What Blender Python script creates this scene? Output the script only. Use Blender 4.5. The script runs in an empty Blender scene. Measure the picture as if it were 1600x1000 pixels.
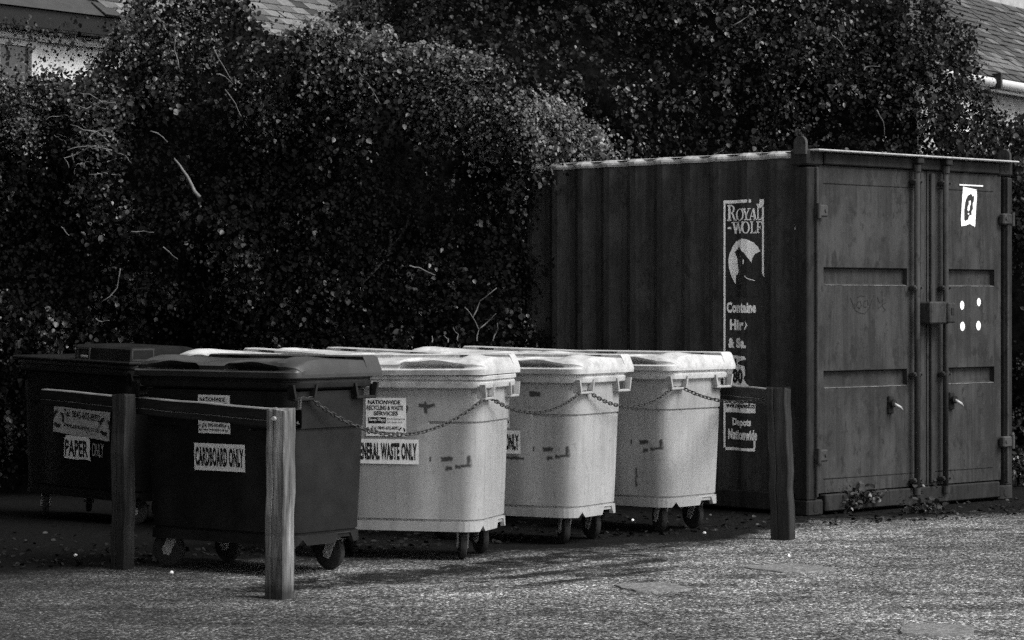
import bpy, bmesh, math, random
import numpy as np
from mathutils import Vector, Matrix, noise as mnoise

R = math.radians
random.seed(7)
rng = np.random.default_rng(11)
scn = bpy.context.scene
col = scn.collection

# ------------------------------------------------------------------ camera, light, exposure
F = 4200.0            # focal length in photo pixels (1600 wide)
HZ = 475.0            # horizon row
CH = 1.5              # camera height
cam_d = bpy.data.cameras.new('camera')
cam_d.sensor_width = 36.0
cam_d.lens = 36.0 * F / 1600.0
cam_d.shift_y = -(500 - HZ) / 1600.0
cam_d.clip_start = 0.1
cam_d.clip_end = 600
cam = bpy.data.objects.new('camera', cam_d)
cam.location = (0, 0, CH)
cam.rotation_euler = (R(90), 0, 0)
col.objects.link(cam)
scn.camera = cam

SUN_EL, SUN_AZ = 48.0, 117.0      # azimuth clockwise from +Y (view direction)
world = bpy.data.worlds.new('World')
scn.world = world
world.use_nodes = True
nt = world.node_tree
nt.nodes.clear()
wo = nt.nodes.new('ShaderNodeOutputWorld')
bg = nt.nodes.new('ShaderNodeBackground')
sk = nt.nodes.new('ShaderNodeTexSky')
sk.sky_type = 'NISHITA'
sk.sun_disc = False
sk.sun_elevation = R(SUN_EL)
sk.sun_rotation = R(SUN_AZ)
bw = nt.nodes.new('ShaderNodeRGBToBW')     # black-and-white photograph
nt.links.new(sk.outputs[0], bw.inputs[0])
nt.links.new(bw.outputs[0], bg.inputs[0])
bg.inputs[1].default_value = 0.08
nt.links.new(bg.outputs[0], wo.inputs[0])

sun_d = bpy.data.lights.new('sun', 'SUN')
sun_d.energy = 1.4
sun_d.angle = R(32)
sun_d.color = (1, 0.995, 0.985)
sun = bpy.data.objects.new('sun', sun_d)
sv = Vector((math.cos(R(SUN_EL)) * math.sin(R(SUN_AZ)), math.cos(R(SUN_EL)) * math.cos(R(SUN_AZ)), math.sin(R(SUN_EL))))
sun.rotation_euler = sv.to_track_quat('Z', 'Y').to_euler()
sun.location = (6, 4, 12)
col.objects.link(sun)

scn.view_settings.view_transform = 'Standard'
scn.view_settings.look = 'None'
scn.view_settings.exposure = 1.6
scn.view_settings.gamma = 1
scn.view_settings.use_curve_mapping = False
scn.render.engine = 'CYCLES'
scn.cycles.use_denoising = False       # keep the render's own fine grain
scn.cycles.max_bounces = 6
scn.cycles.use_adaptive_sampling = True
scn.cycles.adaptive_threshold = 0.035
scn.cycles.adaptive_min_samples = 32


def at(px, py, Y):
    """photo pixel -> world point at depth Y"""
    return Vector(((px - 800) / F * Y, Y, CH - (py - HZ) / F * Y))


# ------------------------------------------------------------------ mesh + object helpers
class MB:
    def __init__(s):
        s.v = []; s.f = []; s.m = []; s.sm = []

    def add(s, verts, faces, mi=0, smooth=False):
        o = len(s.v)
        s.v += [tuple(v) for v in verts]
        for f in faces:
            s.f.append(tuple(i + o for i in f)); s.m.append(mi); s.sm.append(smooth)
        return s

    def box(s, c, d, M=None, mi=0, bev=0.0):
        x, y, z = (k / 2 for k in d)
        if bev > 0:
            b = min(bev, x * .9, y * .9, z * .9)
            vs = []; idx = {}
            for sx in (-1, 1):
                for sy in (-1, 1):
                    for sz in (-1, 1):
                        for k, p in enumerate(((x, y - b, z - b), (x - b, y, z - b), (x - b, y - b, z))):
                            idx[(sx, sy, sz, k)] = len(vs)
                            vs.append(Vector((sx * p[0], sy * p[1], sz * p[2])))
            bm = bmesh.new()
            for v in vs: bm.verts.new(v)
            res = bmesh.ops.convex_hull(bm, input=bm.verts)
            bm.verts.ensure_lookup_table(); bm.verts.index_update()
            bmesh.ops.dissolve_limit(bm, angle_limit=.01, verts=bm.verts, edges=bm.edges)
            bm.verts.index_update()
            vv = [v.co.copy() for v in bm.verts]
            ff = [[v.index for v in f.verts] for f in bm.faces]
            bm.free()
        else:
            vv = [Vector((a * x, b_ * y, c_ * z)) for a in (-1, 1) for b_ in (-1, 1) for c_ in (-1, 1)]
            ff = [(0, 1, 3, 2), (4, 6, 7, 5), (0, 4, 5, 1), (2, 3, 7, 6), (0, 2, 6, 4), (1, 5, 7, 3)]
        if M is not None: vv = [M @ v for v in vv]
        c = Vector(c)
        return s.add([v + c for v in vv], ff, mi)

    def tube(s, pts, rad, n=6, mi=0, cap=True, smooth=True, closed=False):
        pts = [Vector(p) for p in pts]
        N = len(pts)
        rr = rad if isinstance(rad, (list, tuple)) else [rad] * N
        vs = []; fs = []
        up = None
        for i, p in enumerate(pts):
            a = pts[(i - 1) % N] if (closed or i > 0) else p
            b = pts[(i + 1) % N] if (closed or i < N - 1) else p
            t = (b - a).normalized()
            if up is None:
                up = t.orthogonal().normalized()
            else:
                up = (up - t * up.dot(t))
                up = up.normalized() if up.length > 1e-6 else t.orthogonal().normalized()
            w = t.cross(up)
            for k in range(n):
                an = 2 * math.pi * k / n
                vs.append(p + (up * math.cos(an) + w * math.sin(an)) * rr[i])
        for i in range(N if closed else N - 1):
            j = (i + 1) % N
            for k in range(n):
                l = (k + 1) % n
                fs.append((i * n + k, i * n + l, j * n + l, j * n + k))
        if cap and not closed:
            fs.append(tuple(range(n - 1, -1, -1)))
            fs.append(tuple((N - 1) * n + k for k in range(n)))
        return s.add(vs, fs, mi, smooth)

    def grid(s, rows, mi=0, smooth=True, closed_u=False):
        """rows: list of equal-length point lists"""
        n = len(rows[0]); vs = [p for r in rows for p in r]; fs = []
        for i in range(len(rows) - 1):
            for k in range(n if closed_u else n - 1):
                l = (k + 1) % n
                fs.append((i * n + k, i * n + l, (i + 1) * n + l, (i + 1) * n + k))
        return s.add(vs, fs, mi, smooth)

    def cyl(s, c, axis, r, h, n=16, mi=0, smooth=False):
        a = Vector(axis).normalized() * h / 2
        return s.tube([Vector(c) - a, Vector(c) + a], r, n, mi, True, smooth)

    def mesh(s, name, mats):
        me = bpy.data.meshes.new(name)
        me.from_pydata(s.v, [], s.f)
        for m in (mats if isinstance(mats, (list, tuple)) else [mats]): me.materials.append(m)
        me.polygons.foreach_set('material_index', s.m)
        me.polygons.foreach_set('use_smooth', s.sm)
        me.update()
        return me

    def build(s, name, mats, parent=None, fixn=True):
        me = s.mesh(name, mats)
        if fixn:
            bm = bmesh.new(); bm.from_mesh(me)
            bmesh.ops.recalc_face_normals(bm, faces=bm.faces)
            bm.to_mesh(me); bm.free()
        return link(name, me, parent)


def link(name, me, parent=None):
    o = bpy.data.objects.new(name, me)
    col.objects.link(o)
    if parent is not None: o.parent = parent
    return o


def tag(o, label=None, cat=None, group=None, kind=None):
    if label: o['label'] = label
    if cat: o['category'] = cat
    if group: o['group'] = group
    if kind: o['kind'] = kind
    return o


def empty(name, loc, rz=0.0, label=None, cat=None, group=None):
    o = bpy.data.objects.new(name, None)
    o.empty_display_size = .2
    o.location = loc
    o.rotation_euler = (0, 0, rz)
    col.objects.link(o)
    return tag(o, label, cat, group)


def copy_tree(o, parent=None):
    c = o.copy(); col.objects.link(c); c.parent = parent
    for ch in list(o.children): copy_tree(ch, c)
    return c


def smooth_by_angle(o, ang=35):
    bm = bmesh.new(); bm.from_mesh(o.data)
    for f in bm.faces: f.smooth = True
    for e in bm.edges:
        if len(e.link_faces) == 2 and e.calc_face_angle(0) > R(ang): e.smooth = False
    bm.to_mesh(o.data); bm.free()
    return o


# ------------------------------------------------------------------ materials
class NT:
    """small helper to write node graphs"""
    def __init__(s, name):
        s.mat = bpy.data.materials.new(name); s.mat.use_nodes = True
        s.t = s.mat.node_tree
        s.b = s.t.nodes['Principled BSDF']
        s.co = s.t.nodes.new('ShaderNodeTexCoord').outputs['Object']

    def n(s, typ, **kw):
        x = s.t.nodes.new(typ)
        for k, v in kw.items():
            if k.startswith('i_'):
                x.inputs[k[2:]].default_value = v
            else: setattr(x, k, v)
        return x

    def L(s, a, b): s.t.links.new(a, b)

    def noise(s, scale, detail=4, rough=.55, vec=None, sx=(1, 1, 1)):
        x = s.n('ShaderNodeTexNoise'); x.inputs['Scale'].default_value = scale
        x.inputs['Detail'].default_value = detail; x.inputs['Roughness'].default_value = rough
        v = vec or s.co
        if sx != (1, 1, 1):
            m = s.n('ShaderNodeMapping'); m.inputs['Scale'].default_value = sx
            s.L(v, m.inputs[0]); v = m.outputs[0]
        s.L(v, x.inputs['Vector'])
        return x.outputs['Fac']

    def ramp(s, fac, stops):
        x = s.n('ShaderNodeValToRGB'); e = x.color_ramp.elements
        while len(e) < len(stops): e.new(.5)
        for k, (p, c) in enumerate(stops):
            e[k].position = p; e[k].color = (c, c, c, 1)
        s.L(fac, x.inputs[0]); return x.outputs[0]

    def math(s, op, a, b=None, clamp=False):
        x = s.n('ShaderNodeMath', operation=op); x.use_clamp = clamp
        for k, q in enumerate((a, b)):
            if q is None: continue
            if isinstance(q, (int, float)): x.inputs[k].default_value = q
            else: s.L(q, x.inputs[k])
        return x.outputs[0]

    def mix(s, f, a, b):
        x = s.n('ShaderNodeMix', data_type='RGBA')
        for k, q in ((0, f), (6, a), (7, b)):
            if isinstance(q, (int, float)):
                x.inputs[k].default_value = q if k == 0 else (q, q, q, 1)
            else: s.L(q, x.inputs[k])
        return x.outputs[2]

    def bump(s, h, strength=.3, dist=.01):
        x = s.n('ShaderNodeBump'); x.inputs['Strength'].default_value = strength
        x.inputs['Distance'].default_value = dist
        s.L(h, x.inputs['Height']); s.L(x.outputs[0], s.b.inputs['Normal'])

    def out(s, colr=None, rough=None, spec=None):
        if colr is not None:
            if isinstance(colr, (int, float)): s.b.inputs['Base Color'].default_value = (colr, colr, colr, 1)
            else: s.L(colr, s.b.inputs['Base Color'])
        if rough is not None:
            if isinstance(rough, (int, float)): s.b.inputs['Roughness'].default_value = rough
            else: s.L(rough, s.b.inputs['Roughness'])
        if spec is not None: s.b.inputs['Specular IOR Level'].default_value = spec
        return s.mat


def simple(name, c, rough=.6, var=.25, scale=8, bump=.15, bscale=120, spec=.4, metal=0):
    g = NT(name)
    nz = g.noise(scale, 6, .65)
    g.bump(g.noise(bscale, 3), bump, .004)
    g.b.inputs['Metallic'].default_value = metal
    return g.out(g.ramp(nz, [(.3, c * (1 - var)), (.7, c * (1 + var))]), rough, spec)


def box_mask(g, x0, x1, z0, z1, soft=.012, distort=.02, axis=('X', 'Z'), nscale=40):
    """soft-edged rectangle in object coordinates, its edge broken up by noise"""
    sp = g.n('ShaderNodeSeparateXYZ')
    nz = g.n('ShaderNodeTexNoise'); nz.inputs['Scale'].default_value = nscale; nz.inputs['Detail'].default_value = 4
    g.L(g.co, nz.inputs['Vector'])
    vm = g.n('ShaderNodeVectorMath', operation='MULTIPLY_ADD')
    g.L(nz.outputs['Color'], vm.inputs[0]); vm.inputs[1].default_value = (distort,) * 3
    g.L(g.co, vm.inputs[2]); g.L(vm.outputs[0], sp.inputs[0])
    h = distort / 2
    X, Z = sp.outputs[axis[0]], sp.outputs[axis[1]]

    def side(v, lo, hi):
        c, w = (lo + hi) / 2 + h, (hi - lo) / 2
        d = g.math('ABSOLUTE', g.math('SUBTRACT', v, c))
        return g.math('DIVIDE', g.math('SUBTRACT', w, d), soft, True)
    return g.math('MULTIPLY', side(X, x0, x1), side(Z, z0, z1))


def plastic_white(name, seed, marks=True):
    g = NT(name)
    mp = g.n('ShaderNodeMapping'); mp.inputs['Location'].default_value = (seed * 3.1, seed * 1.7, seed)
    g.L(g.co, mp.inputs[0]); v = mp.outputs[0]
    base = g.ramp(g.noise(2.5, 5, .6, v), [(.3, .23), (.7, .34)])
    streak = g.ramp(g.noise(6, 6, .7, v, (4, 4, .35)), [(.46, 0), (.72, 1)])
    c = g.mix(g.math('MULTIPLY', streak, .6), base, .13)
    spots = g.ramp(g.noise(16, 6, .75, v), [(.58, 0), (.66, 1)])
    c = g.mix(g.math('MULTIPLY', spots, .5), c, .09)
    # film-fine mottling of old matt plastic
    c = g.mix(.2, c, g.ramp(g.noise(320, 2, .5, v), [(.25, .18), (.75, .66)]))
    if marks:
        m = None
        for (x0, x1, z0, z1) in ((.335, .405, .585, .606), (.36, .40, .535, .55), (.42, .455, .545, .556), (.455, .512, .553, .564),
                                 (.493, .51, .553, .612), (.265, .278, .585, .605)) + (((.20, .30, .90, .915), (.235, .25, .86, .93), (.12, .135, .87, .90)) if seed == 0 else ((.25, .32, .93, .95), (-.02, .2, .53, .54)) if seed == 1 else ((.30, .31, .3, .42),)):
            q = box_mask(g, x0 - .006, x1 + .006, z0 - .009, z1 + .009, .010, .032, nscale=34)
            m = q if m is None else g.math('MAXIMUM', m, q)
        sp = g.n('ShaderNodeSeparateXYZ'); g.L(g.co, sp.inputs[0])
        m = g.math('MULTIPLY', m, g.math('LESS_THAN', sp.outputs['Y'], -.2))
        c = g.mix(g.math('MULTIPLY', m, .9), c, .02)
    g.bump(g.noise(260, 2), .12, .003)
    return g.out(c, .5, .35)


def plastic_dirty_top(name, seed):
    """lid and rim of the white bins: dirt collected in patches"""
    g = NT(name)
    mp = g.n('ShaderNodeMapping'); mp.inputs['Location'].default_value = (seed * 2.3, seed * 5.1, seed)
    g.L(g.co, mp.inputs[0]); v = mp.outputs[0]
    base = g.ramp(g.noise(3, 5, .6, v), [(.3, .34), (.7, .50)])
    d = g.ramp(g.noise(9, 8, .75, v), [(.47, 0), (.60, 1)])
    c = g.mix(g.math('MULTIPLY', d, .6), base, .12)
    sp = g.ramp(g.noise(55, 4, .7, v, (1, 1, 2)), [(.60, 0), (.66, 1)])
    sp = g.math('MULTIPLY', sp, g.ramp(g.noise(4, 2, .5, v), [(.45, 0), (.6, 1)]))
    c = g.mix(g.math('MULTIPLY', sp, .85), c, .04)
    c = g.mix(.25, c, g.ramp(g.noise(320, 2, .5, v), [(.25, .35), (.75, .95)]))
    g.bump(g.noise(200, 2), .12, .003)
    return g.out(c, .45, .4)


def wood(name, c0, c1, axis='Z'):
    g = NT(name)
    sc = {'Z': (14, 14, .8), 'X': (.8, 14, 14)}[axis]
    n1 = g.noise(3, 8, .7, None, sc)
    n2 = g.noise(1.2, 5, .6, None, tuple(k ** .7 for k in sc))
    k = g.n('ShaderNodeTexVoronoi'); k.inputs['Scale'].default_value = 3.2; g.L(g.co, k.inputs['Vector'])
    knot = g.ramp(k.outputs['Distance'], [(.03, 1), (.16, 0)])
    c = g.mix(g.ramp(n2, [(.35, 0), (.7, 1)]), g.ramp(n1, [(.3, c0), (.72, c1)]), c0 * .8)
    c = g.mix(g.math('MULTIPLY', knot, .75), c, c0 * .35)
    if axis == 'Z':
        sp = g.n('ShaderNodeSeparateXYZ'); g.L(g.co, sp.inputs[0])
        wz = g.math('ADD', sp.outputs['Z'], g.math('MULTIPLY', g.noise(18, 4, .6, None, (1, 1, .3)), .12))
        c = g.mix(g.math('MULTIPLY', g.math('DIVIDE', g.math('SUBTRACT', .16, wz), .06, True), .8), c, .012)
    g.bump(n1, .5, .012)
    return g.out(c, .8, .2)


def steel_paint(name, c, marks=(), chips=.35, bump=.2):
    g = NT(name)
    v = g.co
    base = g.ramp(g.noise(1.8, 7, .72), [(.36, c * .5), (.62, c * 1.45)])
    run = g.ramp(g.noise(5, 6, .7, None, (5, 5, .25)), [(.42, 0), (.62, 1)])
    cc = g.mix(g.math('MULTIPLY', run, .75), base, c * .25)
    fade = g.ramp(g.noise(2.2, 7, .7, None, (1.6, 1.6, .6)), [(.48, 0), (.62, 1)])
    cc = g.mix(g.math('MULTIPLY', fade, .6), cc, c * 2.1)
    ch = g.ramp(g.noise(18, 8, .8), [(.60, 0), (.66, 1)])
    cc = g.mix(g.math('MULTIPLY', ch, chips), cc, c * 3)
    ru = g.ramp(g.noise(8, 9, .8, None, (1, 1, .6)), [(.54, 0), (.60, 1)])
    cc = g.mix(g.math('MULTIPLY', ru, .85), cc, c * .22)
    cc = g.mix(.35, cc, g.ramp(g.noise(150, 3, .6), [(.2, c * .35), (.8, c * 1.8)]))
    m = None
    for b in marks:
        q = box_mask(g, *b, .035, .05)
        m = q if m is None else g.math('MAXIMUM', m, q)
    if m is not None: cc = g.mix(g.math('MULTIPLY', m, .85), cc, c * .2)
    g.bump(g.math('ADD', g.noise(2.4, 4), g.math('MULTIPLY', g.noise(30, 4), .12)), bump * 2, .02)
    return g.out(cc, .75, .12)


def asphalt():
    g = NT('asphalt')
    v = g.co
    big = g.ramp(g.noise(.45, 5, .62, None, (.6, 1, 1)), [(.30, .5), (.70, 1.35)])
    mid = g.ramp(g.noise(1.9, 7, .7, None, (1, 1.6, 1)), [(.33, .30), (.67, 1.55)])
    vo = g.n('ShaderNodeTexVoronoi'); vo.inputs['Scale'].default_value = 75; g.L(v, vo.inputs['Vector'])
    bwv = g.n('ShaderNodeRGBToBW'); g.L(vo.outputs['Color'], bwv.inputs[0])
    stone = g.ramp(bwv.outputs[0], [(.15, .025), (.5, .12), (.72, .24), (.9, .72)])
    fine = g.ramp(g.noise(42, 5, .75), [(.3, .2), (.7, 1.8)])
    c = g.mix(1, stone, stone)
    for q in (big, mid, fine):
        x = g.n('ShaderNodeMix', data_type='RGBA', blend_type='MULTIPLY'); x.inputs[0].default_value = 1
        g.L(c, x.inputs[6]); g.L(q, x.inputs[7]); c = x.outputs[2]
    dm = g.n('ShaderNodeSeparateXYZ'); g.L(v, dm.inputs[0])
    left_shade = g.math('ADD', dm.outputs['X'], g.math('MULTIPLY', g.noise(.9, 5, .6), 1.6))
    left_shade = g.math('DIVIDE', g.math('SUBTRACT', 1.2, left_shade), 3.2, True)
    c = g.mix(g.math('MULTIPLY', left_shade, .80), c, .022)  # darker towards the left: falling light put into the ground colour
    # oily, wet streaks in front of the white bins and dirt mixed with painted shade where the bins stand
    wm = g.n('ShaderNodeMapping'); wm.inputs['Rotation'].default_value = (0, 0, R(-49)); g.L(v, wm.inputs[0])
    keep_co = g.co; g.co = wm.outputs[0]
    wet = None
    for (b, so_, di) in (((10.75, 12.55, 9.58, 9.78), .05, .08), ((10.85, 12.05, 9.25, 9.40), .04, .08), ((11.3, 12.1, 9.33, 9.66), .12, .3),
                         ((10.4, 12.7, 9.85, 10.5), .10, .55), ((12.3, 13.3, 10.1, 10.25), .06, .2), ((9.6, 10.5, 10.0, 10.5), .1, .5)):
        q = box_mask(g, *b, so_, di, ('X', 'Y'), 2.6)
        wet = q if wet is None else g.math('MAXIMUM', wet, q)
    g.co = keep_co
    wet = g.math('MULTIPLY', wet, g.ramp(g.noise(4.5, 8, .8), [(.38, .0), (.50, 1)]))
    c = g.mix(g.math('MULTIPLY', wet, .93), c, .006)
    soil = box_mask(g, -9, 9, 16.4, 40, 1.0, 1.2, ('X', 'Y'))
    soil_shade = g.ramp(g.noise(14, 8, .75), [(.3, .002), (.75, .009)])
    # dirt and the bins' shade share one dark margin colour: rotated distance
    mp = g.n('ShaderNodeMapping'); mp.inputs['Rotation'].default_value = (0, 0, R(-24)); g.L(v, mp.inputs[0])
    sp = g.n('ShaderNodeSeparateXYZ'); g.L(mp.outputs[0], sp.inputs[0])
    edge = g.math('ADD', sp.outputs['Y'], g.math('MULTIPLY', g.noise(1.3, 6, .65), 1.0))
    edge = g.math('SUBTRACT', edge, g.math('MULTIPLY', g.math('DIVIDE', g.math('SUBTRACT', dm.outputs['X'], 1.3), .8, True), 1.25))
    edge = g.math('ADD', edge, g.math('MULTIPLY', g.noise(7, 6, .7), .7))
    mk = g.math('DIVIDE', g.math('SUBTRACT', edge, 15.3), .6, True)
    c = g.mix(g.math('MULTIPLY', mk, .985), c, soil_shade)
    h = g.math('ADD', g.math('MULTIPLY', vo.outputs['Distance'], -.6), g.noise(30, 6, .7))
    g.bump(h, .9, .02)
    r = g.mix(wet, .85, .35)
    return g.out(c, r, .08)


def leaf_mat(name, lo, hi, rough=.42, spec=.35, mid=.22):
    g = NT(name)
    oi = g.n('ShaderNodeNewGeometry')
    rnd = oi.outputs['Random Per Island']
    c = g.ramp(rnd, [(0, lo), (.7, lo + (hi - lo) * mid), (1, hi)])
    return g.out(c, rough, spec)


M = {}
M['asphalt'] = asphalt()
for k in range(6):
    M['white%d' % k] = plastic_white('white plastic %d' % k, k)
    M['lid%d' % k] = plastic_dirty_top('white lid plastic %d' % k, k)
M['dark'] = simple('dark plastic', .010, .5, .5, 5, .15, 220, .2)
M['darklid'] = simple('dark lid plastic', .028, .40, .3, 7, .15, 220, .45)
M['black'] = simple('black plastic', .004, .6, .25, 4, .1, 200, .12)
M['rubber'] = simple('rubber', .02, .8, .3, 10, .2)
M['zinc'] = simple('galvanised steel', .34, .5, .35, 25, .2, 150, .5, .15)
M['rust'] = simple('dirty steel', .05, .55, .4, 30, .3, 120, .4, .5)
M['paper'] = simple('sticker paper', .80, .6, .12, 22, .05, 300, .3)
M['paper_old'] = simple('faded sticker paper', .40, .6, .2, 22, .05, 300, .3)
M['ink'] = simple('black print', .012, .6, .2, 20, .02)
M['paint_white'] = simple('white paint', .92, .6, .1, 25, .05)
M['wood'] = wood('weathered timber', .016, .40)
M['wood_dark'] = wood('dark timber', .008, .055)
M['wood_top_lit'] = wood('lit top of timber', .12, .45)  # pale rail top: light from above put into the colour
M['rail'] = wood('dark timber rail', .015, .055, 'Z')
M['steel_side'] = steel_paint('container side paint', .040)
M['steel_dark'] = steel_paint('container frame paint', .022)
M['lit_dust'] = simple('lit dusty ledge', .12, .8, .85, 14, .3)  # dust on the ledges plus the light they catch, in one pale colour
M['lit_edge'] = simple('weathered lit roof edge', .34, .6, .4, 30, .3)  # weathered lip, made paler still for the sky light it catches
M['edge_paint'] = steel_paint('worn edge paint', .045)
spots = [(x - .03, x + .03, z - .03, z + .03) for x in (.556, .725, .88) for z in (2.15, 1.965)]
spots += [(.34, .37, 1.52, 1.56), (.40, .43, 1.44, 1.475), (.56, .58, 1.565, 1.595)]
M['steel_door'] = steel_paint('container door paint', .036, spots)
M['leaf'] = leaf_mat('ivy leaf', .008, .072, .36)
M['leaf_lit'] = leaf_mat('lit ivy leaf', .02, .19, .4, .35, .35)  # crest leaves: light from the sky put into their colour
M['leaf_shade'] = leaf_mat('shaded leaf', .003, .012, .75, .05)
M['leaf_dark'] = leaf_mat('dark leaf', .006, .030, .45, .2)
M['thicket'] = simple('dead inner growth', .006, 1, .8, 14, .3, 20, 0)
M['twig'] = simple('bare twig', .12, .7, .4, 20, .3, 60)
M['bark'] = simple('bark', .035, .85, .4, 20, .7, 30)
M['render_white'] = simple('white render', .72, .8, .08, 3, .3, 40)
M['render_grey'] = simple('grey roughcast', .32, .9, .3, 9, .6, 30)
M['slate'] = simple('slate', .10, .6, .35, 6, .25, 40)
M['slate2'] = simple('pale slate', .17, .6, .3, 6, .25, 40)
M['slate3'] = simple('dark slate', .035, .6, .3, 6, .25, 40)
M['pvc'] = simple('white gutter', .5, .45, .08, 6, .05)
M['dark_trim'] = simple('dark trim', .006, .5, .3, 6, .05)
g = NT('window glass'); M['glass'] = g.out(.04, .12, .5)

# ------------------------------------------------------------------ text helpers
def text_2d(s, bold=.0, spacing=1.0):
    cu = bpy.data.curves.new('text', 'FONT')
    cu.body = s; cu.size = 1; cu.offset = bold; cu.space_character = spacing; cu.resolution_u = 3
    cu.fill_mode = 'BOTH'
    ob = bpy.data.objects.new('text', cu); col.objects.link(ob)
    dg = bpy.context.evaluated_depsgraph_get()
    me = bpy.data.meshes.new_from_object(ob.evaluated_get(dg))
    vs = [(v.co.x, v.co.y) for v in me.vertices]; fs = [tuple(p.vertices) for p in me.polygons]
    bpy.data.objects.remove(ob); bpy.data.curves.remove(cu); bpy.data.meshes.remove(me)
    return vs, fs


def fit(vf, x0, x1, z0, z1):
    vs, fs = vf
    a = [min(v[0] for v in vs), max(v[0] for v in vs), min(v[1] for v in vs), max(v[1] for v in vs)]
    return [(x0 + (v[0] - a[0]) / (a[1] - a[0]) * (x1 - x0), z0 + (v[1] - a[2]) / (a[3] - a[2]) * (z1 - z0)) for v in vs], fs


def poly_2d(pts):
    return list(pts), [tuple(range(len(pts)))]


def rect_2d(x0, x1, z0, z1):
    return poly_2d([(x0, z0), (x1, z0), (x1, z1), (x0, z1)])


def join2d(*ls):
    V, Fs = [], []
    for vs, fs in ls:
        o = len(V); V += vs; Fs += [tuple(i + o for i in f) for f in fs]
    return V, Fs


def stroke_2d(pts, w):
    out = []
    for a, b in zip(pts[:-1], pts[1:]):
        d = Vector((b[0] - a[0], b[1] - a[1]))
        if d.length < 1e-6: continue
        d.normalize(); n = Vector((-d.y, d.x)) * w / 2; e = d * w * .3
        out.append(poly_2d([(a[0] + n.x - e.x, a[1] + n.y - e.y), (a[0] - n.x - e.x, a[1] - n.y - e.y),
                            (b[0] - n.x + e.x, b[1] - n.y + e.y), (b[0] + n.x + e.x, b[1] + n.y + e.y)]))
    return join2d(*out)


def arc_pts(cx, cz, rx, rz, a0, a1, n=14):
    return [(cx + rx * math.cos(R(a0 + (a1 - a0) * k / n)), cz + rz * math.sin(R(a0 + (a1 - a0) * k / n))) for k in range(n + 1)]


def decal(name, vf, fn, mat, parent, cuts=()):
    """flat print laid on a surface: fn maps (u, v) to a point"""
    vs, fs = vf
    bm = bmesh.new()
    bv = [bm.verts.new((v[0], v[1], 0)) for v in vs]
    for f in fs:
        try: bm.faces.new([bv[i] for i in f])
        except ValueError: pass
    bmesh.ops.triangulate(bm, faces=bm.faces)
    for c in cuts:
        bmesh.ops.bisect_plane(bm, geom=bm.verts[:] + bm.edges[:] + bm.faces[:], plane_co=(c, 0, 0), plane_no=(1, 0, 0))
    for v in bm.verts: v.co = fn(v.co.x, v.co.y)
    me = bpy.data.meshes.new(name); bm.to_mesh(me); bm.free()
    me.materials.append(mat)
    return link(name, me, parent)


# ------------------------------------------------------------------ the ground
gm = MB()
gm.add([(-150, -60, 0), (150, -60, 0), (150, 250, 0), (-150, 250, 0)], [(0, 1, 2, 3)])
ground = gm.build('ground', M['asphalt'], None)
tag(ground, kind='structure')


def irregular_slab(name, px, py, wx, wy, h, seed, rot):
    p = at(px, py, CH * F / (py - HZ))
    rs = random.Random(seed)
    n = 18
    ring = []
    for k in range(n):
        a = 2 * math.pi * k / n
        c, s_ = math.cos(a), math.sin(a)
        q = (abs(c) ** 4 + abs(s_) ** 4) ** -.25
        ring.append((c * q * wx * rs.uniform(.9, 1.05), s_ * q * wy * rs.uniform(.9, 1.05)))
    m = MB()
    lo = [(x * 1.04, y * 1.04, -.005) for x, y in ring]
    mid = [(x, y, h) for x, y in ring]
    hi = [(x * .93, y * .93, h * 1.15) for x, y in ring]
    m.grid([lo, mid, hi], closed_u=True, smooth=False)
    m.add(hi, [tuple(range(n))])
    o = m.build(name, M['asphalt_patch'])
    o.location = (p.x, p.y, 0); o.rotation_euler = (0, 0, rot)
    return tag(o, kind='structure')


gp = NT('asphalt patch')
gp.bump(gp.noise(60, 5, .7), .6, .012)
M['asphalt_patch'] = gp.out(gp.ramp(gp.noise(45, 6, .75), [(.3, .04), (.5, .15), (.75, .42)]), .85, .2)
irregular_slab('path', 1020, 919, .17, .22, .009, 1, R(20))
irregular_slab('path', 1235, 889, .20, .24, .008, 2, R(30))
irregular_slab('path', 1465, 986, .17, .22, .009, 3, R(-10))

# ------------------------------------------------------------------ wheeled bins
HW, HD = .615, .37          # half width and depth at the rim
ZB, ZT = .20, 1.02          # body bottom and top


def body_dims(z):
    t = (z - ZB) / (ZT - ZB)
    t2 = t ** .85
    return .56 + .02 * t2, .31 + .025 * t2, .115 - .02 * t    # half width, half depth, corner radius


def front_y(z):
    return -body_dims(z)[1]


def loop_params():
    """perimeter stations: (side, position -1..1) going round from the front face centre"""
    st = []
    fx = [-1, -.8, -.56, -.545, -.3, 0, .3, .545, .56, .8, 1]
    for q in fx: st.append(('f', q))
    for k in range(1, 6): st.append(('c0', k / 6))
    for q in (-1, -.6, -.2, .2, .6, 1): st.append(('r', q))
    for k in range(1, 6): st.append(('c1', k / 6))
    for q in (1, .5, 0, -.5, -1): st.append(('b', q))
    for k in range(1, 6): st.append(('c2', k / 6))
    for q in (1, .6, .2, -.2, -.6, -1): st.append(('l', q))
    for k in range(1, 6): st.append(('c3', k / 6))
    return st


STN = loop_params()


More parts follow.
